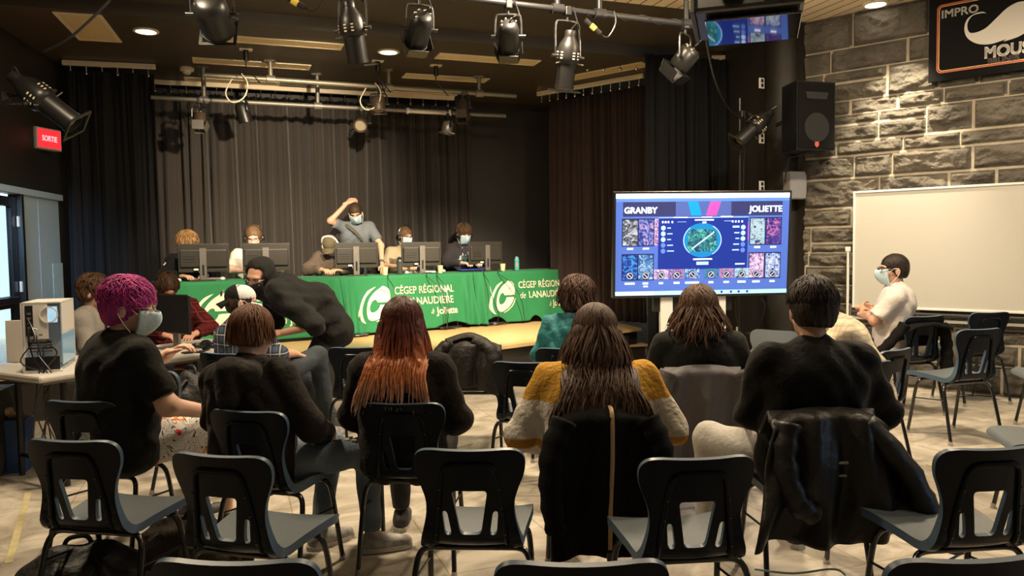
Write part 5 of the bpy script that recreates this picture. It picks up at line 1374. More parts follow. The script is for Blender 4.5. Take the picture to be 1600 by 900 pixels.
p = player(526, .86, 0, 'player in a grey hoodie with white headphones over a cap, head bowed over the phone', 6, lean=24, head=(-14, 42, 4), J=dict(fwd, elR=(.33, .22, .80), elL=(-.30, .24, .80), wrR=(.12, .46, .80), wrL=(-.10, .46, .80)), fat=1.22, wide=1.15, scale=1.02)
p.wr_hand(curl=.5).body().top(cloth('grey_brown_fleece', (.105, .078, .060), .4, 24), 'hoodie', .030, 1.95, .02, amp=.008, seed=5, hood=True).trousers(M_jeandk).shoes(M_shoe).eyes().mouth().headphones(M_white, M_white)
R = p.R
cp = sdf_obj('cap', [el(p.H((0, -.010, .042)), (.092, .112, .098), R), half(R @ V((0, -.12, -1)), (R @ V((0, -.12, -1))).dot(p.H((0, 0, .022))))], cloth('olive_cap_cloth', (.10, .085, .05)), p.root, .009, .01)
br = MB().grid(13, 7, lambda a, b: p.H(((a - .5) * .17 * (1 - .25 * b * b), .085 + .085 * b * (1 - (2 * a - 1) ** 2 * .5), .045 - .02 * b - .03 * (2 * a - 1) ** 2))).build('bill', cp.data.materials[0], cp, smooth=True); solid(br, .006)
p = player(632, .84, 0, 'player in a cream t-shirt with headphones and pale blue mask behind the fourth monitor', 14, lean=4, head=(28, 8, 0), J=fwd, fat=1.05, wide=1.05, scale=1.05)
p.wr_hand(curl=.35).body().top(cloth('cream_tee_cloth', (.34, .285, .19)), 't_shirt', .018, .95, .03, seed=3).trousers(M_blackpants).shoes(M_shoe).eyes(M_eye).mouth().mask().headphones(M_chrome, M_satin)
p.hair(hairmat('tied_back_hair', (.07, .038, .018), (.14, .08, .04)), infl=.010, amp=.002, extra=[rc(p.H((0, -.11, .02)), p.H((0, -.15, -.06)), .03, .018)])
p = player(722, .84, 0, 'player in a black printed hoodie with grey headphones and mask behind the last monitor', 22, lean=6, head=(6, 12, 0), J=fwd, skin=M_skin_p, scale=1.08)
p.wr_hand(curl=.35).body().top(cloth('navy_black_fleece', (.032, .028, .034)), 'hoodie', .024, 1.95, .016, seed=9, hood=True).trousers(M_blackpants).shoes(M_shoe).eyes(M_eye).mouth().mask().headphones(M_grey, M_satin)
p.hair(hairmat('brown_fringe_hair', (.05, .028, .014), (.11, .06, .03)), infl=.022, amp=.004, fringe=.03, locks=p.locks(200, .10, .006, infl=.026, seed=33, jitter=.6, phi=(0, 360), th=(2, 60)))
for g in (-1, 1): MB().tube([p.j['neck'] + V((g * .035, .10, -.03)), p.j['chest'] + V((g * .04, .155, -.02))], .005, 6).build('drawstring', M_white, p.topo, smooth=True)
mt = frame(p.j['chest'] + V((-.0, .158, -.03)), (-1, 0, 0), (0, 1, .12))
sdf_obj('chest_print', [el(p.j['chest'] + V((x, .142, z)), (rx, .012, rz)) for x, z, rx, rz in ((-.07, -.02, .04, .05), (.0, -.03, .025, .055), (.06, -.03, .035, .045), (.10, -.06, .03, .025))], mat('mint_print', (.30, .42, .34), .7), p.topo, .008, .004)

# man standing behind the players
p = Person('standing man in a grey polo shirt and mask scratching his head behind the players', tp(line_t(556, 1.12), 1.12, ZS), 200, 'stand', lean=22, head=(-12, 26, 6), fat=1.06, wide=1.04,
           J=dict(elR=(.36, .28, 1.46), wrR=(.135, .30, 1.70), elL=(-.30, .34, 1.12), wrL=(-.26, .60, .85)), hvox=.008)
p.hand('R', (-.75, .0, .35), (-.2, -.6, -.6), .45, .4).hand('L', (0, .75, -.5), (.2, -.3, -1), .3)
p.body().top(cloth('grey_polo_cloth', (.135, .155, .175), .3), 'polo_shirt', .018, .72, .026, amp=.004, seed=6).trousers(M_jeandk).shoes(M_shoe).eyes(M_eye).mouth().mask()
tz = p.j['neck']; ring = [rc(tz + p.Rt @ V((math.cos(a) * .066, math.sin(a) * .066 - .005, .005)), tz + p.Rt @ V((math.cos(a + .8) * .066, math.sin(a + .8) * .066 - .005, .005)), .02) for a in np.arange(0, 6.28, .8)]
sdf_obj('collar', ring, C_blacktee, p.root, .010, .02)
MB().tube(smooth_path([p.j['shR'] + V((-.04, -.06, .06)), p.j['shR'] + V((-.05, .09, .02)), p.j['chest'] + V((.02, .165, .02)), p.j['belly'] + V((-.12, .17, .05))], 6), .032, 8, flat=.3).build('bag_strap', cloth('grey_webbing', (.09, .085, .075)), p.root, smooth=True)
MB().tube([p.j['wrL'].lerp(p.j['elL'], .14), p.j['wrL'].lerp(p.j['elL'], .24)], .036, 12).build('wristband', M_grey, p.root, smooth=True)
p.hair(hairmat('buzzed_brown_hair', (.035, .020, .011), (.06, .035, .02)), infl=.007, amp=.0015, freq=70, fringe=.012)
# ================================================================ stage lamps
def lamp_unit(kind, label, pivot, aim, yoke_to, roll=0.0, L=.42, r=.085, m=None, doors=False, gel=True, lens_on=False, group='black theatre lamps'):
    "pivot: where the yoke holds the body; aim: direction the lamp points; yoke_to: the clamp point on a pipe"
    pivot = V(pivot); aim = V(aim).normalized(); m = m or M_satin
    t = thing('stage_lamp', label, 'stage lamp', pivot, 0, group)
    up = (V(yoke_to) - pivot); hl = up.length; upn = up.normalized()
    side = aim.cross(upn)
    side = (side.normalized() if side.length > .08 else AX.copy())
    if roll: side = Matrix.Rotation(roll, 3, upn) @ side
    mt = frame((0, 0, 0), side, -aim)          # local z points to the rear of the lamp
    if kind == 'profile':
        prof = [(.001, .46), (.40, .46), (.48, .44), (.50, .36), (.52, .33), (.85, .22), (1.0, .12), (1.05, .0), (1.05, -.06), (.92, -.10), (.80, -.12), (.80, -.50), (.84, -.50), (.84, -.56), (.70, -.56), (.66, -.50)]
    elif kind == 'par':
        prof = [(.001, .40), (.55, .40), (.80, .35), (1.0, .20), (1.0, -.40), (1.04, -.40), (1.04, -.44), (.9, -.44), (.88, -.3)]
    else:
        prof = [(.001, .30), (.7, .30), (.95, .24), (1.0, .2), (1.0, -.24), (.85, -.30), (.80, -.24)]
    body = MB().lathe([(a * r, z * L) for a, z in prof], 24, mt, cap=False).build('body', m, t, smooth=True)
    zl = {'profile': -.50, 'par': -.32, 'box': -.25}[kind]
    MB().lathe([(.66 * r if kind == 'profile' else .86 * r, zl * L), (.3 * r, (zl - .02) * L), (.001, (zl - .025) * L)], 20, mt, cap=False).build('lens', M_glass_lit if lens_on else mat_lens(), t, smooth=True)
    if kind == 'profile':
        for k in range(12):
            a = 2 * PI * k / 12
            if k % 3 == 2: continue
            for z in (.05, .0, -.05): MB().box(mt @ V((math.cos(a) * r * 1.045, math.sin(a) * r * 1.045, z * L + .01)), (.006, .020, .010), rot=mt.to_3x3() @ Matrix.Rotation(a, 3, 'Z')).build('vent_slot', M_cream, body)
        for sg in (-1, 1):
            MB().tube([mt @ V((sg * r * .9, -.02, -.11 * L)), mt @ V((sg * r * 1.35, -.05, -.12 * L))], .006, 6).build('shutter_handle', M_grey, t, smooth=True)
    else:
        for k in range(5):
            a = 2 * PI * k / 8 + .4; MB().ball(mt @ V((math.cos(a) * r * .72, math.sin(a) * r * .72, {'par': .375, 'box': .285}[kind] * L)), .012, 8).build('screw', M_chrome, body, smooth=True)
    if gel:
        g = r * 1.0; zg = {'profile': -.60, 'par': -.47, 'box': -.30}[kind] * L; f = MB()
        for a in range(4):
            q = Matrix.Rotation(a * PI / 2, 4, 'Z'); f.box(mt @ (q @ V((g, 0, zg))), (.022, 2.1 * g, .012), rot=mt.to_3x3() @ q.to_3x3())
        f.build('gel_frame', m, t)
    if doors:
        for a in range(4):
            q = Matrix.Rotation(a * PI / 2, 4, 'Z'); ln = .11
            MB().box(mt @ (q @ V((r * 1.12, 0, -.30 * L - ln * .55))), (.004, r * 1.8, ln), rot=mt.to_3x3() @ q.to_3x3() @ Matrix.Rotation(.35, 3, 'Y')).build('barn_door', doors if not isinstance(doors, bool) else m, t)
    # yoke: a flat bar bent over the body, knobs, clamp on the pipe
    w = r * 1.22; s3 = side; yt = upn * max(hl - .09, .08)
    pts = [s3 * w, s3 * w + yt * .55, s3 * w * .92 + yt * .92, s3 * w * .6 + yt, -s3 * w * .6 + yt, -s3 * w * .92 + yt * .92, -s3 * w + yt * .55, -s3 * w]
    MB().tube(smooth_path(pts, 4), .009, 6).build('yoke', M_darkmetal, t, smooth=True)
    for sg in (-1, 1): MB().tube([s3 * sg * r * .95, s3 * sg * (w + .035)], .014, 10).build('knob', M_darkmetal, t, smooth=True)
    c = MB(); c.tube([yt, upn * hl], .012, 8); c.box(upn * (hl - .01), (.055, .07, .075), bev=.008, rot=(0, 0, YAW)); c.build('clamp', M_darkmetal, t)
    rear = mt @ V((0, 0, .46 * L if kind == 'profile' else .38 * L))
    MB().tube(smooth_path([rear, rear + V((.05, -.02, .05)), upn * hl * .6 + V((.09, -.03, 0)), upn * hl + V((.05, -.02, .02))], 6), .006, 6).build('cable', M_darkmetal, t, smooth=True)
    return t
_ml = []
def mat_lens():
    if not _ml: _ml.append(mat('dull_lens', (.30, .27, .19), .25, spec=.6))
    return _ml[0]
def pipe_t(p, q, u):
    k = (u - 800) / FPX; d = q - p
    return p + d * ((k * p.y - p.x) / (d.x - k * d.y))
FPa, FPb = FP(0.0), FP(1.0)
def hung(kind, label, u, drop, aim, p, q, **kw):
    c = pipe_t(p, q, u); return lamp_unit(kind, label, c - V((0, 0, drop)), aim, c, **kw)
hung('par', 'black can lamp seen from its studded rear, hanging at upper left by the cream panel', 346, .31, (-.10, .95, -.42), FPa, FPb, L=.36, r=.118)
hung('profile', 'large black profile lamp hanging point-down in the middle of the front pipe', 561, .32, (.10, .25, -1), FPa, FPb, L=.44, r=.098)
hung('par', 'black can lamp with a shining round rear plate, right of the large point-down lamp', 664, .27, (-.35, .85, -.62), FPa, FPb, L=.34, r=.088, doors=M_satin, gel=False)
hung('par', 'small black can lamp hanging below the left tip of the visible front pipe', 800, .26, (-.02, .85, -.68), FPa, FPb, L=.32, r=.085, doors=True, gel=False)
hung('profile', 'black profile lamp hanging from the front pipe beside the yellow plug', 891, .38, (-.12, .25, -1), FPa, FPb, L=.46, r=.095)
hung('box', 'black box lamp tilted on the front pipe below the projector', 1072, .30, (-.6, .45, -.75), FPa, FPb, L=.34, r=.095, doors=True, gel=False)
# the lamp on the tall stand by the loudspeaker, the one on the left wall
sp = at(1182, 196, 8.2)
lamp_unit('profile', 'black profile lamp with a silver ring clamped beside the loudspeaker', sp, (-.75, -.15, -.66), at(1158, 178, 8.35), L=.50, r=.095)
poleb = at(1156, 178, 8.38); poleb.z = 0
t = thing('lamp_stand', 'thin black upright pole behind the display screen carrying the clamped lamp', 'stand', (poleb.x, poleb.y, 0))
MB().tube([(0, 0, .02), (0, 0, 3.06)], .016, 10).build('pole', M_darkmetal, t, smooth=True)
MB().tube([(.035, 0, .02), (.03, 0, 1.5), (.05, 0, 2.75)], .006, 6).build('cable', M_darkmetal, t, smooth=True)
for a in (0.3, 2.4, 4.5): MB().tube([(0, 0, .35), (math.cos(a) * .38, math.sin(a) * .38, .015)], .011, 8).build('leg', M_darkmetal, t, smooth=True)
lp = at(62, 152, 6.0)
lamp_unit('profile', 'long black profile lamp pointing down to the right on the dark left wall', lp, (.72, .12, -.62), at(8, 152, 6.1), L=.56, r=.105)
o = MB().tube(smooth_path([at(172, 0, 6.0), at(140, 32, 6.0), at(105, 62, 6.0), at(70, 80, 6.05)], 6), .011, 8).build('cable', M_darkmetal, smooth=True); tag(o, 'thick black cable slanting across the cream square ceiling panel', 'cable', 'overhead cables')
wb = at(8, 152, 6.1); o = MB().tube([wb, V((wb.x - .9, wb.y + .1, wb.z))], .02, 10).build('pipe_bracket', M_darkmetal, smooth=True); tag(o, 'short black pipe arm holding the lamp on the left wall', 'pipe')
# lamps over the stage
M_silver = mat('worn_aluminium', (.55, .53, .48), .35, metal=.8); M_brownm = mat('brown_black_metal', (.06, .04, .025), .45)
hung('box', 'small lamp with bright-edged barn doors hanging at the left of the lower stage pipe', 321, .22, (.05, -.3, -1), lo0, lo1, L=.22, r=.075, doors=M_grey, gel=False, m=M_brownm)
hung('par', 'small dark can lamp hanging left of the middle on the lower stage pipe', 388, .12, (.2, .2, -1), lo0, lo1, L=.30, r=.085, m=M_satin, gel=False)
hung('box', 'tan-topped lamp hanging from the upper stage pipe by looped white cable', 598, .22, (0, -.15, -1), up0, up1, L=.34, r=.085, m=M_brownm, doors=False)
hung('par', 'dark can lamp with a round glass facing the hall on the lower stage pipe', 571, .20, (0, -.9, -.42), lo0, lo1, L=.26, r=.085, m=M_brownm, gel=False)
hung('box', 'brown box lamp at the right end of the stage pipes', 728, .20, (-.05, -.5, -.9), up0, up1, L=.34, r=.075, m=M_brownm, doors=M_brownm, gel=False)
hung('box', 'silver lamp hanging near the right end of the lower stage pipe', 704, .20, (-.2, -.1, -1), lo0, lo1, L=.26, r=.078, m=M_silver, gel=True)
lt = pipe_t(lo0, lo1, 672)
t = thing('tube_light', 'bright polished sleeve on the lower stage pipe right of the middle', 'pipe sleeve', lt, TYAW - .05)
dl = (lo1 - lo0).normalized(); a, b = pipe_t(lo0, lo1, 640) - lt, pipe_t(lo0, lo1, 705) - lt
t.rotation_euler = (0, 0, 0); MB().tube([a, b], .036, 14).build('sleeve', M_silver, t, smooth=True)
for c in (a, b): MB().tube([c, c + dl * .04], .042, 14).build('collar', M_white, t, smooth=True)
# loose plugs and cables on the front pipe
def plug(u, v, Y, d, label):
    c = at(u, v, Y); d = V(d).normalized(); t = thing('cable_plug', label, 'plug', c)
    MB().tube([-d * .085, d * .085], .022, 10).build('housing', M_darkmetal, t, smooth=True)
    MB().tube([-d * .02, d * .03], .025, 10).build('yellow_collar', mat('yellow_tape_collar', (.55, .42, .06), .5), t, smooth=True)
    MB().tube(smooth_path([d * .085, d * .14 + V((.02, 0, .01)), d * .12 + V((.10, 0, .10)), d * .05 + V((.14, 0, .16))], 5), .006, 6).build('cord', M_darkmetal, t, smooth=True)
plug(926, 42, 6.45, (.75, .1, -.65), 'black cable plug with a yellow collar hanging from the front pipe'); plug(460, 3, 5.7, (.75, .1, -.45), 'black and yellow cable plug at the top edge left of the large lamp')
w = [V((0, 0, -.03))]; pts = []
for k in np.linspace(.42, 1.0, 40): a = 40 * k; q = FP(k); pts.append(q + V((0, math.cos(a) * .030, math.sin(a) * .030)))
o = MB().tube(pts, .006, 6).build('cable', M_darkmetal, smooth=True); tag(o, 'black cable wound round the right half of the front pipe', 'cable', 'overhead cables')
q0 = at(1100, 48, 7.05); o = MB().tube(smooth_path([q0, at(1115, 120, 7.3), at(1135, 165, 7.7), at(1160, 186, 8.1), at(1172, 190, 8.15)], 6), .008, 6).build('cable', M_darkmetal, smooth=True); tag(o, 'black cable sagging from the front pipe to the lamp by the loudspeaker', 'cable', 'overhead cables')
# white loops on the upper stage pipe
def loop(u, label):
    c = pipe_t(up0, up1, u); pts = [c + V((.03, -.03, .035)), c + V((.10, -.04, -.08)), c + V((.06, -.05, -.24)), c + V((-.08, -.05, -.30)), c + V((-.16, -.04, -.18)), c + V((-.05, -.04, .02))]
    o = MB().tube(smooth_path(pts, 6), .008, 6).build('cable', M_cream, smooth=True); tag(o, label, 'cable', 'pale cables on the upper stage pipe')
loop(590, 'pale looped cable on the upper stage pipe by the tan-topped lamp'); loop(385, 'pale looped cable at the left of the upper stage pipe')
def outlet(u, v, label):
    t = thing('ceiling_outlet', label, 'outlet', onz(u, v, Z_STAGE), YAW, 'hanging power outlets over the stage')
    MB().box((0, 0, -.006), (.14, .09, .012)).build('plate', M_cream, t)
    MB().tube([(0, 0, -.01), (0, 0, -.13)], .03, 12).build('socket', M_satin, t, smooth=True)
    MB().tube(smooth_path([(0, 0, -.13), (.0, 0, -.2), (.08, -.02, -.30), (.14, -.05, -.38)], 5), .007, 6).build('cord', M_satin, t, smooth=True)
outlet(384, 77, 'ceiling outlet with a dangling pale cord above the left cream panels'); outlet(590, 95, 'ceiling outlet beside the point-down lamp'); outlet(681, 102, 'ceiling outlet left of the right cream panels')

# ================================================================ projector
c = at(1176, 20, 4.7)
t = thing('projector', 'black ceiling projector at the top edge, its underside mirroring the coloured screen', 'projector', c, -.30); t.rotation_euler = (-.08, 0, -.30); t.scale = (1.22, 1.22, 1.22)
MB().box((-.02, 0, .03), (.50, .42, .16), bev=.02).build('housing', M_satin, t)
MB().box((-.275, 0, .03), (.02, .44, .17), bev=.004).build('side_plate', M_black, t)
MB().box((0, .02, -.075), (.44, .36, .012), bev=.003).build('base_plate', mat('mirror_black_plate', (.02, .02, .025), .05, spec=1.0, coat=1.0, metal=.6), t)
MB().tube([(-.10, -.22, .04), (-.10, -.27, .04)], .05, 20).build('lens', M_darkmetal, t, smooth=True)
MB().box((.14, -.213, .03), (.18, .006, .11)).build('connector_panel', mat('blue_grey_panel', (.06, .08, .10), .4), t)
for i, x in enumerate((.08, .12, .16, .20)): MB().box((x, -.218, .0), (.022, .01, .014)).build('connector', M_grey, t)
MB().tube([(0, 0, .11), (0, 0, (Z_HALL - c.z) / 1.22)], .025, 12).build('mount_pole', M_darkmetal, t, smooth=True)
for i, (a, b2) in enumerate(((.10, .30), (.18, .34), (.22, .26))): MB().tube(smooth_path([(a, -.22, .02), (a + .04, -.32, -.05), (b2, -.30, -.04), (b2 + .02, -.1, .15), (b2 - .1, .05, .4)], 6), .007, 6).build('cable', M_darkmetal, t, smooth=True)
MB().tube(smooth_path([(.27, -.18, .20), (.30, -.20, .08), (.33, -.16, -.02)], 5), .02, 8, flat=.5).build('orange_strap', mat('orange_webbing', (.50, .13, .05), .7), t, smooth=True)

# ================================================================ big display on a white trolley
tvc = at(1098, 381.5, 7.5)
tv = thing('display_screen', 'large wall-size display on a white trolley showing blue team panels', 'display', (tvc.x, tvc.y, 0), math.radians(5.5))
TW, TH, CZ = 1.73, .985, tvc.z
tilt = Matrix.Translation((0, 0, CZ)) @ Matrix.Rotation(math.radians(4), 4, 'X')
b = MB(); b.box((0, .035, 0), (TW + .05, .07, TH + .05), bev=.008); b.v = [tuple(tilt @ V(p)) for p in b.v]; b.build('bezel', M_darkmetal, tv)
def em(name, c, s=1.0): return cmat(name, c, .5, spec=.1, emit=c, estr=s)
E_blue, E_navy, E_white, E_key = em('screen_blue', srgb(68, 96, 176), 1.0), em('screen_navy', srgb(28, 34, 78), 1.0), em('screen_white', (0.82, .90, 1.0), 1.25), em('screen_deep', srgb(26, 44, 128), 1.0)
E_cy, E_pk, E_ltb, E_grey, E_pur, E_teal = em('screen_cyan', srgb(20, 130, 205)), em('screen_pink', srgb(238, 70, 160)), em('screen_pale_blue', srgb(150, 195, 240)), em('screen_grey', srgb(170, 176, 190)), em('screen_purple', srgb(90, 60, 160)), em('screen_teal', srgb(40, 190, 200))
E_head = em('screen_head', srgb(44, 48, 92))
def rect(name, x0, y0, x1, y1, m, lay, parent=None, sk=0.0):
    "screen rectangle in 0..100 x 0..56 units from the upper left"
    f = lambda x, y: tilt @ V(((x / 100 - .5) * TW, -.0012 - .0011 * lay, (.5 - y / 56.5) * TH))
    o = MB().add([f(x0, y1), f(x1, y1), f(x1 + sk, y0), f(x0 + sk, y0)], [(0, 1, 2, 3)])
    return o.build(name, m, parent or tv)
scr = rect('screen', 0, 0, 100, 56.5, E_blue, 0)
sr = lambda *a, **k: rect(*a, parent=scr, **k)
def stext(body, x, y, size, m, lay=3, align='LEFT', bold=0.0, sx=1.0):
    mt = tilt @ Matrix.Translation(((x / 100 - .5) * TW, -.0012 - .0011 * lay, (.5 - y / 56.5) * TH)) @ Matrix.Rotation(PI / 2, 4, 'X')
    return text('lettering', body, size, m, mt, scr, ext=.0003, bold=bold, align=align, sx=sx)
sr('browser_bar', 0, 0, 100, 2.6, E_white, 1); sr('browser_tab', 26, .3, 38, 2.4, E_ltb, 2); sr('address_bar', 0, 2.6, 100, 4.4, em('screen_bar_blue', srgb(80, 120, 190)), 1)
sr('page_header', 4, 4.6, 96, 12.5, E_head, 1)
sr('centre_glow', 34, 4.6, 66, 12.5, em('screen_mid', srgb(66, 84, 150)), 2)
sr('team_flag', 43, 4.6, 49, 12.2, E_cy, 3, sk=-2.2); sr('team_flag', 51.5, 4.6, 57.5, 12.2, E_pk, 3, sk=2.4)
stext('GRANBY', 4.6, 9.3, .082, E_white, 3, bold=.002); stext('JOLIETTE', 95.8, 9.0, .082, E_white, 3, 'RIGHT', bold=.002)
def swirl(name, a, b_, c_, seed):
    m = mat(name, a, .5, spec=.1); nt = m.node_tree; bs = nt.nodes['Principled BSDF']; L = nt.links
    tc = nt.nodes.new('ShaderNodeTexCoord'); n = nt.nodes.new('ShaderNodeTexNoise'); n.inputs['Scale'].default_value = 11 + seed; n.inputs['Detail'].default_value = 4; n.inputs['Distortion'].default_value = 2.6
    mp = nt.nodes.new('ShaderNodeMapping'); mp.inputs['Location'].default_value = (seed * 3.1, seed, seed * 2.2)
    r = nt.nodes.new('ShaderNodeValToRGB'); e = r.color_ramp.elements; e[0].position = .38; e[0].color = tuple(a) + (1,); e[1].position = .62; e[1].color = tuple(c_) + (1,); q = e.new(.5); q.color = tuple(b_) + (1,)
    L.new(tc.outputs['Object'], mp.inputs[0]); L.new(mp.outputs[0], n.inputs['Vector']); L.new(n.outputs['Fac'], r.inputs[0]); L.new(r.outputs[0], bs.inputs['Emission Color']); bs.inputs['Emission Strength'].default_value = 1.0; bs.inputs['Base Color'].default_value = (.02, .02, .03, 1); return m
PAL = [(srgb(40, 42, 52), srgb(120, 124, 136), srgb(230, 228, 236)), (srgb(38, 50, 140), srgb(90, 120, 215), srgb(240, 190, 215)), (srgb(120, 200, 225), srgb(225, 245, 245), srgb(70, 50, 120)), (srgb(30, 36, 120), srgb(110, 70, 175), srgb(225, 130, 170)),
       (srgb(16, 30, 110), srgb(30, 80, 200), srgb(60, 180, 235)), (srgb(40, 90, 170), srgb(110, 175, 225), srgb(225, 240, 250)), (srgb(150, 80, 150), srgb(235, 190, 235), srgb(250, 235, 250)), (srgb(60, 70, 170), srgb(190, 215, 245), srgb(245, 245, 250)), (srgb(30, 90, 150), srgb(60, 160, 190), srgb(120, 120, 200)), (srgb(160, 70, 150), srgb(230, 180, 220), srgb(70, 60, 140))]
SW = [swirl('screen_art', *p_, i) for i, p_ in enumerate(PAL)]
for x, k in ((4, 0), (13, 1), (77.5, 2), (87, 3)):
    sr('panel_edge', x - .5, 13.6, x + 8.9, 29.0, E_navy, 2); sr('art_panel', x, 14.2, x + 8.4, 28.5, SW[k], 3); sr('caption_bar', x + 2.5, 29.8, x + 6, 30.8, E_white, 3)
for x, k in ((4, 4), (13, 5), (77.5, 6), (87, 7)): sr('panel_edge', x - .5, 33.2, x + 8.9, 48.0, E_navy, 2); sr('art_panel', x, 33.8, x + 8.4, 47.5, SW[k], 3)
for x, k in ((22, 6), (31, 9), (40, 5), (51, 8), (60, 9), (69, 2)): sr('art_panel', x, 42, x + 8.4, 47.5, SW[k], 3)
sr('art_panel', 22, 13.8, 24.4, 28.5, SW[6], 2); sr('art_panel', 74.5, 16, 76.4, 26, E_pk, 2)
for i, x in enumerate((4, 13, 22, 31, 40, 51, 60, 69, 77.5, 87)):
    cx, cz = (x + 4.2, 45.4); P0 = lambda dx, dz, l: tilt @ V((((cx + dx) / 100 - .5) * TW, -.0012 - .0011 * l, (.5 - (cz + dz) / 56.5) * TH))
    mb = MB(); n = 28
    mb.add([P0(0, 0, 4)] + [P0(2.2 * math.cos(a), 2.2 * math.sin(a), 4) for a in np.linspace(0, 2 * PI, n)], [(0, k + 2, k + 1) for k in range(n - 1)]); disc = mb.build('ban_disc', E_navy, scr)
    mb = MB(); ri, ro = 1.45, 1.85
    mb.add([P0(r_ * math.cos(a), r_ * math.sin(a), 5) for a in np.linspace(0, 2 * PI, n) for r_ in (ri, ro)], [(2 * k, 2 * k + 1, 2 * k + 3, 2 * k + 2) for k in range(n - 1)])
    d = .7071 * (1 if i < 5 else -1); mb.add([P0(-1.1, -d / .7071 * 1.1 - .35, 5), P0(-1.1, -d / .7071 * 1.1 + .35, 5), P0(1.1, d / .7071 * 1.1 + .35, 5), P0(1.1, d / .7071 * 1.1 - .35, 5)], [(0, 1, 2, 3)])
    mb.build('ban_ring', E_grey, scr)
    w_ = (2.9, 1.6, 1.2, 1.7, 4, 1.4, 1.6, 2.4, 2.2, 1.5)[i]; sr('caption_bar', x + 4.2 - w_, 49.2, x + 4.2 + w_, 50.3, E_white, 3)
sr('caption_bar', 16, 51.0, 18.6, 51.9, E_white, 3)
sr('centre_window', 24.2, 13.4, 76, 42, E_key, 4); sr('window_line', 24.2, 13.2, 76, 13.5, E_ltb, 5)
for a, b_, c_ in ((33, 41, 13.0), (49, 55, 13.0), (60, 67, 12.7)): sr('caption_bar', a, c_, b_, c_ + .5, E_white, 6)
for k in range(5):
    y = 19 + 3.2 * k; lw_ = (2.0, 3.0, 2.2, 3.4, 4.0)[k]
    sr('caption_bar', 29.3, y - .3, 29.3 + lw_, y + .3, E_ltb, 6); sr('caption_bar', 71 - lw_ - (2 if k == 0 else 0), y - .5 - .4 * (k == 0), 71, y + .2, E_ltb, 6)
    for cx in (27.0, 73.2):
        P0 = lambda dx, dz, l: tilt @ V((((cx + dx) / 100 - .5) * TW, -.0012 - .0011 * l, (.5 - (y + dz) / 56.5) * TH)); mb = MB()
        mb.add([P0(0, 0, 6)] + [P0(1.35 * math.cos(a), 1.35 * math.sin(a), 6) for a in np.linspace(0, 2 * PI, 18)], [(0, j + 2, j + 1) for j in range(17)]); mb.build('round_icon', E_ltb if k < 3 else em('screen_icon_blue', srgb(80, 110, 190)), scr)
for x in (26.2, 27.8, 29.4, 31.6, 66.5, 68.3, 70, 72): sr('small_icon', x, 15.2, x + .9, 16.3, E_white, 6)
sr('caption_bar', 45, 14.4, 56, 15.1, E_white, 6); sr('caption_bar', 49.5, 15.6, 51.6, 16.6, E_white, 6)
sr('window_line', 35, 15.6, 40, 15.8, E_ltb, 6); sr('window_line', 62, 15.3, 67, 15.5, E_ltb, 6)
cx, cz = 49.6, 26.0
P0 = lambda dx, dz, l: tilt @ V((((cx + dx) / 100 - .5) * TW, -.0012 - .0011 * l, (.5 - (cz + dz) / 56.5) * TH))
E_map = swirl('screen_map_art', srgb(10, 70, 110), srgb(30, 140, 150), srgb(110, 220, 190), 4)
mb = MB(); mb.add([P0(0, 0, 5)] + [P0(11.2 * math.cos(a), 9.6 * math.sin(a), 5) for a in np.linspace(0, 2 * PI, 40)], [(0, j + 2, j + 1) for j in range(39)]); mb.build('map_glow', em('screen_glow', srgb(24, 110, 175)), scr)
mb = MB(); pl = [(-8.2, -4.5), (-6, -6.2), (6.5, -6.0), (8.4, -4), (8.4, 4.2), (6, 6.2), (-6.4, 6.4), (-8.6, 4.4)]; mb.add([P0(x, z, 6) for x, z in pl][::-1], [tuple(range(8))]); mb.build('map_disc', E_map, scr)
mb = MB(); mb.add([P0(-6.5, 4.6, 7), P0(6.6, -4.9, 7), P0(7.0, -4.2, 7), P0(-5.9, 5.2, 7)], [(0, 1, 2, 3)][::1]); mb.build('map_line', E_ltb, scr)
for a0, a1 in ((-1.0, 1.0), (2.3, 4.0)):
    mb = MB(); m_ = 16; mb.add([P0(r_ * math.cos(a), r_ * .86 * math.sin(a), 7) for a in np.linspace(a0, a1, m_) for r_ in (10.6, 11.1)], [(2 * k, 2 * k + 1, 2 * k + 3, 2 * k + 2) for k in range(m_ - 1)]); mb.build('map_ring', E_ltb, scr)
sr('caption_bar', 44.5, 36.2, 55.5, 37.0, E_white, 6); sr('caption_button', 46.4, 38.0, 53.4, 39.8, E_ltb, 6); sr('caption_bar', 69, 39.2, 74.5, 39.9, E_white, 6)
sr('task_bar', 0, 54.2, 100, 56.5, em('screen_task', srgb(150, 200, 240)), 2); sr('task_icons', 0, 54.4, 22, 56.2, E_white, 3)
for x in (56, 61, 66.5, 71, 76): sr('task_icon', x, 54.6, x + 1.2, 55.9, E_key, 3)
# trolley
M_trol = mat('white_trolley_paint', (.70, .69, .66), .45)
for sx in (-.34, .20):
    cl = MB().box((sx, .10, .52), (.125, .06, .96), bev=.008).build('column', M_trol, tv)
    MB().lathe([(.022, 0), (.022, .004), (.012, .005)], 16, frame((sx, .07, .64), (1, 0, 0), (0, -1, 0))).build('bolt', M_darkmetal, cl, smooth=True)
    MB().box((sx, .05, .05), (.11, .62, .06), bev=.01).build('foot', M_trol, tv)
MB().box((-.07, .11, .985), (.80, .04, .30), bev=.006).build('mount_plate', M_satin, tv)
MB().box((-.07, .10, .12), (.60, .05, .08), bev=.006).build('cross_bar', M_trol, tv)

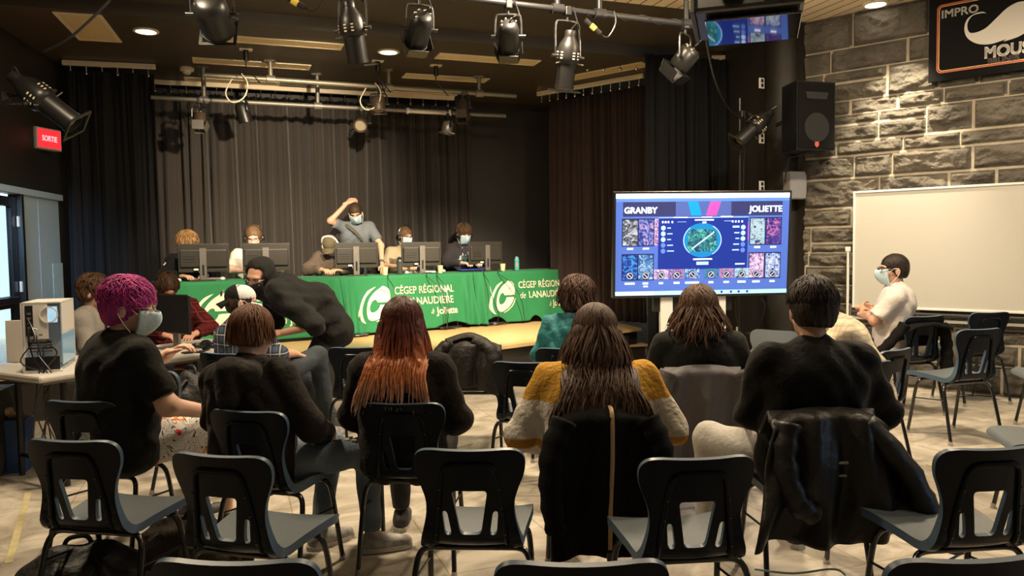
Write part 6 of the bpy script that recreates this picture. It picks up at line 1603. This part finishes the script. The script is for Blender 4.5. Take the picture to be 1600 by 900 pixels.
# ================================================================ loudspeaker, box and switches on the right
M_grille = mat('black_speaker_grille', (.007, .007, .007), .8, spec=.15, bump=.4, bscale=400)
c = at(1259, 185, 8.15)
t = thing('loudspeaker', 'tall black loudspeaker mounted high beside the stone wall', 'loudspeaker', c, .30)
cab = MB().prism([(-.235, -.16), (.235, -.16), (.17, .17), (-.17, .17)], .70, Matrix.Translation((0, 0, -.35))).build('cabinet', M_darkmetal, t)
MB().box((0, -.166, 0), (.44, .012, .67), bev=.005).build('grille', M_grille, t)
MB().lathe([(.15, 0), (.15, .004), (.10, .002), (.04, .006)], 28, frame((0, -.173, -.12), (1, 0, 0), (0, -1, 0))).build('woofer', mat('woofer_cone', (.02, .02, .02), .5), t, smooth=True)
MB().prism([(-.12, .0), (.12, .0), (.14, .07), (-.14, .07)], .004, frame((0, -.173, .17), (1, 0, 0), (0, -1, 0))).build('horn', mat('horn_black', (.025, .025, .025), .5), t)
MB().prism([(-.022, .028), (-.026, -.005), (0, -.032), (.026, -.005), (.022, .028)], .004, frame((.0, -.174, -.295), (1, 0, 0), (0, -1, 0))).build('badge', mat('red_badge', (.65, .14, .10), .5), t)
MB().tube(smooth_path([(-.02, .16, .05), (-.02, .34, .02), (-.02, .46, .0)], 4), .022, 8).build('wall_bracket', M_darkmetal, t, smooth=True)
MB().tube(smooth_path([(.02, -.02, -.352), (-.10, .02, -.39), (-.16, .06, -.42), (-.165, .10, -.55), (-.15, .14, -.66)], 6), .010, 6).build('cable', M_satin, t, smooth=True)
c = at(1242, 290, 8.52)
t = thing('junction_box', 'pale grey box on the black column below the loudspeaker', 'box', c, .30)
MB().box((0, 0, 0), (.22, .12, .30), bev=.006).build('housing', mat('pale_grey_box', (.36, .36, .37), .5), t); MB().box((0, -.062, 0), (.20, .004, .28)).build('cover', mat('grey_cover', (.40, .40, .42), .5), t)
for u, v, l in ((1190, 130, 'small white switch plate high on the black wall'), (1190, 216, 'small white outlet behind the clamped lamp'), (1190, 291, 'small white switch plate above the right corner of the display'), (1154, 518, 'white double outlet on the black wall below the display')):
    t = thing('wall_plate', l, 'switch', at(u, v, 8.62 if v < 400 else 9.1), .55, 'white plates on the black wall')
    MB().box((0, 0, 0), (.075, .016, .115), bev=.003).build('plate', M_white, t)
    for dz in (-.025, .025): MB().box((0, -.009, dz), (.034, .006, .036)).build('socket', M_darkmetal, t)

# ================================================================ whiteboard and banner on the stone wall
wt = thing('whiteboard', 'big white writing board on the stone wall behind the man in the white shirt', 'whiteboard', sw(.55, .085, 0), math.atan2(SD.y, SD.x))
WL = 2.44
MB().box((WL / 2, 0, 1.415), (WL, .02, 1.19)).build('board', mat('whiteboard_enamel', (.50, .485, .44), .28, spec=.5), wt)
for nm, c_, d_ in (('frame_edge', (WL / 2, -.004, 2.015), (WL + .03, .035, .022)), ('frame_edge', (0, -.004, 1.415), (.022, .035, 1.20)), ('frame_edge', (WL, -.004, 1.415), (.022, .035, 1.20)), ('frame_edge', (WL / 2, -.004, .815), (WL + .03, .035, .022))): MB().box(c_, d_, bev=.003).build(nm, M_white, wt)
MB().box((WL / 2, -.045, .765), (WL, .09, .022), bev=.004).build('pen_tray', mat('dark_tray', (.03, .028, .026), .5), wt)
MB().box((WL / 2, -.02, .70), (WL + .06, .03, .03), bev=.004).build('lower_rail', M_white, wt)
for x in (.25, 1.2, 2.15): MB().box((x, .03, 1.4), (.06, .06, 1.2)).build('spacer', M_grey, wt)
pt = thing('pointer_stick', 'white upright stick leaning at the left edge of the whiteboard', 'stick', sw(.49, .10, 0), math.atan2(SD.y, SD.x))
MB().tube([(0, 0, .70), (0, 0, 1.40)], .014, 10).build('shaft', M_white, pt, smooth=True); MB().box((0, 0, 1.42), (.05, .03, .05), bev=.005).build('grip', M_white, pt); MB().box((0, 0, .69), (.05, .05, .02)).build('holder', M_white, pt)
bt = thing('banner', 'black banner with an orange border and a big white moustache on the stone wall', 'banner', sw(1.24, .11, 0), math.atan2(SD.y, SD.x))
BW, BH, BZ = 1.78, .83, 3.46
MB().box((BW / 2, .0, BZ), (BW, .03, BH), bev=.003).build('panel', mat('banner_black_vinyl', (.007, .007, .0075), .85, spec=.12), bt)
MB().box((BW / 2, -.01, BZ + BH / 2 - .012), (BW, .035, .03), bev=.004).build('top_rail', M_darkmetal, bt)
def ring(inset, w, m):
    def rr(i, r):
        x0, x1, z0, z1 = .07 + i, BW - .07 - i, -BH / 2 + .075 + i, BH / 2 - .10 - i; out = []
        for cx, cz, a in ((x1 - r, z1 - r, 0), (x0 + r, z1 - r, PI / 2), (x0 + r, z0 + r, PI), (x1 - r, z0 + r, 1.5 * PI)):
            for k in range(6): out.append((cx + r * math.cos(a + k * PI / 10), cz + r * math.sin(a + k * PI / 10)))
        return out
    a, b_ = rr(inset, .045 - inset * .5), rr(inset + w, max(.045 - inset * .5 - w, .004)); n = len(a)
    MB().add([(x, -.0165, BZ + z) for x, z in a + b_], [(i, (i + 1) % n, n + (i + 1) % n, n + i) for i in range(n)]).build('border', m, bt)
ring(0, .011, mat('orange_red_print', (.50, .10, .03), .5)); ring(.016, .008, mat('pale_orange_print', (.72, .38, .14), .5))
bmx = lambda x, z, l=0: Matrix.Translation((x, -.0165 - l * .001, BZ + z)) @ Matrix.Rotation(PI / 2, 4, 'X')
B_w = mat('banner_white_print', (.62, .60, .56), .5)
text('lettering', 'IMPRO', .105, B_w, bmx(.105, .215), bt, sx=1.02, bold=.0022, ext=.0005)
text('lettering', 'LES', .125, B_w, bmx(BW / 2, .285 - .02), bt, align='CENTER', bold=.0045, ext=.0005)
text('lettering', 'MOUSTACHES', .145, B_w, bmx(BW / 2, -.215), bt, align='CENTER', bold=.0055, sx=.90, ext=.0005)
text('lettering', 'BRUNES', .07, mat('brown_print', (.07, .030, .022), .5), bmx(.50, -.295), bt, bold=.003, ext=.0005)
text('lettering', '|', .075, B_w, bmx(.835, -.290), bt, ext=.0005)
text('lettering', 'ROUSSES', .07, mat('red_print', (.50, .075, .035), .5), bmx(.88, -.292), bt, bold=.003, ext=.0005)
tail = smooth_path([(.055, .135, 0), (.015, .145, 0), (-.06, .135, 0), (-.10, .07, 0), (-.085, -.01, 0), (-.03, -.025, 0), (.05, .0, 0), (.13, .07, 0), (.22, .15, 0), (.31, .185, 0), (.40, .165, 0), (.45, .10, 0), (.46, .03, 0)], 6)
low = smooth_path([(.46, .03, 0), (.42, -.06, 0), (.32, -.125, 0), (.20, -.15, 0), (.21, -.135, 0), (.09, -.155, 0), (-.02, -.13, 0), (-.10, -.06, 0), (-.125, .03, 0), (-.10, .115, 0), (-.03, .155, 0), (.03, .155, 0)], 6)
ml = [(p_.x + .43, p_.y) for p_ in tail] + [(p_.x + .43, p_.y) for p_ in low[1:]]
MB().prism(ml, .001, bmx(0, .02)).build('moustache', B_w, bt); MB().prism([(BW - x, y) for x, y in ml][::-1], .001, bmx(0, .02)).build('moustache', B_w, bt)

# ================================================================ door group on the left
DW = lambda t_, off=0.0, z=0.0: lw(t_) + V((.981, .196, 0)) * off + V((0, 0, z))
dyaw = math.atan2(LD.y, LD.x)
dz = thing('door_1', None, None, DW(.02), dyaw); dz['kind'] = 'structure'
MB().box((.31, -.02, 1.065), (.60, .06, 2.13), bev=.004).build('door_panel', M_steelblue, dz); MB().box((.84, -.02, 1.065), (.42, .06, 2.13), bev=.004).build('door_panel', M_steelblue, dz)
MB().box((1.14, -.03, 2.15), (2.34, .16, .07), bev=.004).build('door_head', M_steelblue, dz)
MB().box((1.09, -.02, 1.06), (.06, .13, 2.12), bev=.004).build('door_post', M_darkmetal, dz); MB().box((2.27, -.02, 1.06), (.06, .13, 2.12), bev=.004).build('door_post', M_darkmetal, dz)
leaf = MB()
for c_, d_ in (((1.20, -.03, 1.05), (.13, .05, 2.06)), ((2.18, -.03, 1.05), (.12, .05, 2.06)), ((1.69, -.03, 2.03), (.9, .05, .10)), ((1.69, -.03, 1.00), (.9, .06, .12)), ((1.69, -.03, .14), (.9, .05, .24))): leaf.box(c_, d_)
lf = leaf.build('door_leaf', M_darkmetal, dz)
gm = mat('door_glass', (.85, .93, .95), .03, trans=1.0)
MB().box((1.69, -.03, 1.05), (.86, .008, 1.9)).build('door_glass', gm, dz)
for z in (1.83, 1.15, .62): MB().box((1.13, .012, z), (.05, .02, .11), bev=.003).build('door_hinge', M_white, dz)
MB().box((1.69, .03, 1.02), (.80, .05, .07), bev=.01).build('door_handle', M_darkmetal, dz)
pp = thing('door_panel_patch', 'thin pale blue patch low on the blue grey door panel', 'sheet', DW(.10, .015, 1.20), dyaw)
MB().box((.05, 0, -.1), (.30, .004, .56)).build('sheet', mat('pale_blue_patch', (.40, .62, .70), .5, col2=(.52, .70, .75), nscale=6), pp)  # thin pale blue rectangle set on the door panel
wall_seg('wall_outside', lw(-4.5) - V((1.6, .3, 0)), lw(3.5) - V((1.6, .3, 0)), 0, 3.2, -.1, mat('outside_pale_wall', (.70, .80, .85), .8))
lamp('assumed_corridor_daylight', 'AREA', lw(-1.4) - V((.55, .1, -2.7)), 420, col=(.72, .88, 1.0), target=lw(-1.5) - V((1.5, .3, -1.0)), size=1.0)  # unseen lamp added to brighten the outside wall behind the glass

# ================================================================ computer table at the left
M_fold = mat('grey_blow_moulded_plastic', (.46, .44, .40), .5, bump=.1, bscale=40)
c0, c1 = V((-2.86, 4.62, 0)), V((-1.98, 6.18, 0)); td = (c1 - c0).normalized(); tn = V((-td.y, td.x, 0))
ft = thing('folding_table', 'pale grey folding table at left carrying the white computer case', 'table', c0, math.atan2(td.y, td.x))
MB().box((.90, .38, .722), (1.83, .76, .045), bev=.016).build('table_top', M_fold, ft); MB().box((.90, .38, .69), (1.70, .62, .03)).build('frame', M_grey, ft)
for x in (.20, 1.60):
    for y in (.12, .64): MB().tube([(x, y, .69), (x, y, 0)], .019, 10).build('leg', M_satin, ft, smooth=True)
    MB().tube([(x, .12, .14), (x, .64, .14)], .014, 8).build('stretcher', M_satin, ft, smooth=True)
FT = lambda x, y, z=.7455: c0 + td * x + tn * y + V((0, 0, z))
fyaw = math.atan2(td.y, td.x)
# white computer case, rear towards the hall
M_pc = mat('white_case_steel', (.66, .64, .60), .4)
pc = thing('computer_case', 'white computer tower with black rear sockets and lit fans on the left table', 'computer', at(77, 522, 4.98), 0.34)
pc.location.z = .7455
pb = MB()
for c_, d_ in (((-.105, 0, .22), (.008, .42, .44)), ((.105, .02, .33), (.008, .38, .20)), ((0, 0, .436), (.218, .42, .008)), ((0, 0, .004), (.218, .42, .008)), ((0, .206, .22), (.218, .008, .44))): pb.box(c_, d_)
pb.build('case_shell', M_pc, pc)
MB().box((-.03, -.205, .30), (.135, .008, .27)).build('rear_plate', M_pc, pc)
MB().box((-.062, -.211, .325), (.042, .008, .19)).build('socket_panel', M_darkmetal, pc)
for z in (.26, .285, .31, .34, .37): MB().box((-.062, -.216, z), (.02, .006, .012)).build('socket', M_grey, pc)
MB().lathe([(.052, 0), (.052, .006), (.044, .006), (.044, .002)], 24, frame((.045, -.21, .36), (1, 0, 0), (0, -1, 0)), cap=False).build('fan_ring', M_white, pc, smooth=True)
MB().box((.045, -.200, .36), (.09, .004, .10)).build('fan_glow', mat('fan_glow_blue', (.3, .5, .6), .4, emit=(.45, .75, 1.0), estr=.7), pc)
for k in range(5): MB().box((-.005, -.212, .205 - k * .018), (.13, .006, .009)).build('slot_cover', M_darkmetal if k % 2 else M_grey, pc)
MB().box((0, -.206, .055), (.19, .008, .085)).build('power_supply', M_darkmetal, pc)
MB().box((.106, 0, .14), (.006, .36, .20)).build('side_glass', mat('smoked_glass_lit', (.15, .25, .3), .1, emit=(.3, .55, .7), estr=.25), pc)
for k in range(6):
    rk = random.Random(70 + k); u_ = lambda a: rk.uniform(-a, a); x = -.07 + .025 * k; MB().tube(smooth_path([(x, -.215, .34 - .035 * k), (x + u_(.05), -.25 + u_(.02), .22 + u_(.05)), (x + u_(.06), -.25 + u_(.02), .10 + u_(.04)), (.01 + u_(.06), -.26, -.02 + u_(.02)), (u_(.05), -.25, -.20 + u_(.08)), (u_(.08), -.20, -.48 + u_(.08))], 6), .0045, 6).build('cable', M_darkmetal, pc, smooth=True)
bx = thing('cardboard_sheet', 'pale board standing behind the computer tower on the left table', 'board', at(36, 545, 5.25), .2); bx.location.z = .7455
MB().box((0, 0, .145), (.20, .02, .29), bev=.002).build('panel', mat('pale_board', (.50, .46, .42), .7), bx)
mn = thing('monitor', 'dark monitor seen from its side on the left computer table', 'monitor', FT(1.22, .40), math.radians(322))
MB().box((0, 0, .27), (.50, .024, .30), bev=.005).build('housing', M_darkmetal, mn); MB().box((0, -.013, .27), (.48, .003, .28)).build('screen', mat('dark_screen', (.006, .006, .007), .5, spec=.2), mn); MB().box((0, .03, .12), (.08, .025, .24), bev=.004).build('stand', M_stand, mn); MB().box((0, .02, .006), (.24, .20, .012), bev=.003).build('base', M_stand, mn)
kb = thing('keyboard', 'violet-lit keyboard on the left computer table behind the headset', 'keyboard', FT(1.55, .22), fyaw + .35)
MB().box((0, 0, .012), (.42, .13, .022), bev=.004).build('base', M_satin, kb)
k = MB(); [k.box((-.19 + c_ * .029, -.048 + r_ * .024, .026), (.025, .020, .009)) for r_ in range(5) for c_ in range(14)]; k.build('keys', M_rgb, kb)
hs = thing('headset', 'black headset lying on the front of the left computer table', 'headset', FT(1.30, .06), fyaw + .3)
MB().tube(smooth_path([(-.08, 0, .03), (-.09, .09, .035), (0, .16, .035), (.09, .09, .035), (.08, 0, .03)], 6), .010, 8).build('headband', M_darkmetal, hs, smooth=True)
for sx in (-1, 1): MB().lathe([(.03, 0), (.042, .006), (.042, .03), (.02, .04)], 18, frame((sx * .06, 0, .044), (0, 1, 0), (sx, 0, 0))).build('ear_cup', M_darkmetal, hs, smooth=True)
ph = thing('phone', 'flat dark phone beside the headset on the left table', 'phone', FT(1.12, .05), fyaw - .3); MB().box((0, 0, .005), (.15, .075, .009), bev=.004).build('case', M_darkmetal, ph); MB().box((0, 0, .0105), (.14, .068, .001)).build('glass', mat('phone_glass', (.04, .04, .05), .1), ph)
# blue bin with papers, flight case edge
bn = thing('recycling_bin', 'blue bin full of paper under the left table', 'bin', onz(22, 735, 0), .3)
MB().lathe([(.13, 0), (.16, .36), (.165, .37), (.155, .37), (.125, .01)], 4, Matrix.Rotation(PI / 4, 4, 'Z'), cap=False).lathe([(.125, .01), (.001, .012)], 4, Matrix.Rotation(PI / 4, 4, 'Z'), cap=False).build('tub', mat('blue_bin_plastic', (.015, .06, .20), .45), bn)
for i in range(5):
    rnd = random.Random(i); sdf_obj('paper', [el((rnd.uniform(-.06, .06), rnd.uniform(-.06, .06), .30 + .03 * i), (.06, .05, .035))], mat('crumpled_paper', (.42, .30, .20), .8, bump=.4, bscale=40), bn, .012, .02, lambda P: .008 * np.sin(P[:, 0] * 90) * np.sin(P[:, 1] * 80 + P[:, 2] * 60))
fc = thing('flight_case', 'black road case with an aluminium edge at the left picture border', 'case', onz(-22, 745, 0), .25)
MB().box((0, 0, .30), (.24, .5, .56)).build('panel', M_black, fc)
for y in (-.25,): 
    MB().box((.115, y, .30), (.03, .03, .58), bev=.003).build('edge_rail', M_chrome, fc); MB().box((0, y, .585), (.26, .03, .03), bev=.003).build('edge_rail', M_chrome, fc)
for z in (.03, .57): MB().ball((.115, -.25, z), .03, 12).build('corner_cap', M_chrome, fc, smooth=True)
MB().box((.0, -.256, .12), (.14, .012, .10), bev=.004).build('latch', M_grey, fc)
# small backpack on the chair beside the magenta-haired person
pz, rz_, _ = CHAIRS['D2']; q = Matrix.Rotation(rz_, 3, 'Z') @ V((.0, -.05, 0))
b = bag('backpack', 'small black backpack standing on the chair right of the magenta-haired person', 'backpack', (pz.x + q.x, pz.y + q.y, .452), rz_, (.30, .20, .34), M_bag, 5)
# cables at the right wall under the display
for i, (pts, l, m) in enumerate(((((1150, 470), (1152, 500), (1165, 520), (1185, 512), (1195, 480), (1190, 465)), 'loop of thick black cable on the black wall under the display', M_darkmetal), (((1166, 556), (1176, 545), (1184, 528), (1194, 522), (1202, 528)), 'pale cable curling beside the grey-fronted chair', M_white))):
    o = MB().tube(smooth_path([at(u, v, 8.75) for u, v in pts], 6), .012 if i == 0 else .008, 6).build('cable', m, smooth=True); tag(o, l, 'cable')
pj = thing('white_device', 'white box-shaped device on the floor beside the display trolley', 'device', onz(1176, 588, 0), .2)
MB().box((0, 0, .06), (.34, .30, .10), bev=.015).build('housing', M_white, pj); MB().box((.02, -.151, .06), (.20, .004, .05)).build('front_panel', M_grey, pj); MB().tube([(-.1, -.15, .06), (-.1, -.18, .06)], .03, 14).build('lens', M_darkmetal, pj, smooth=True)
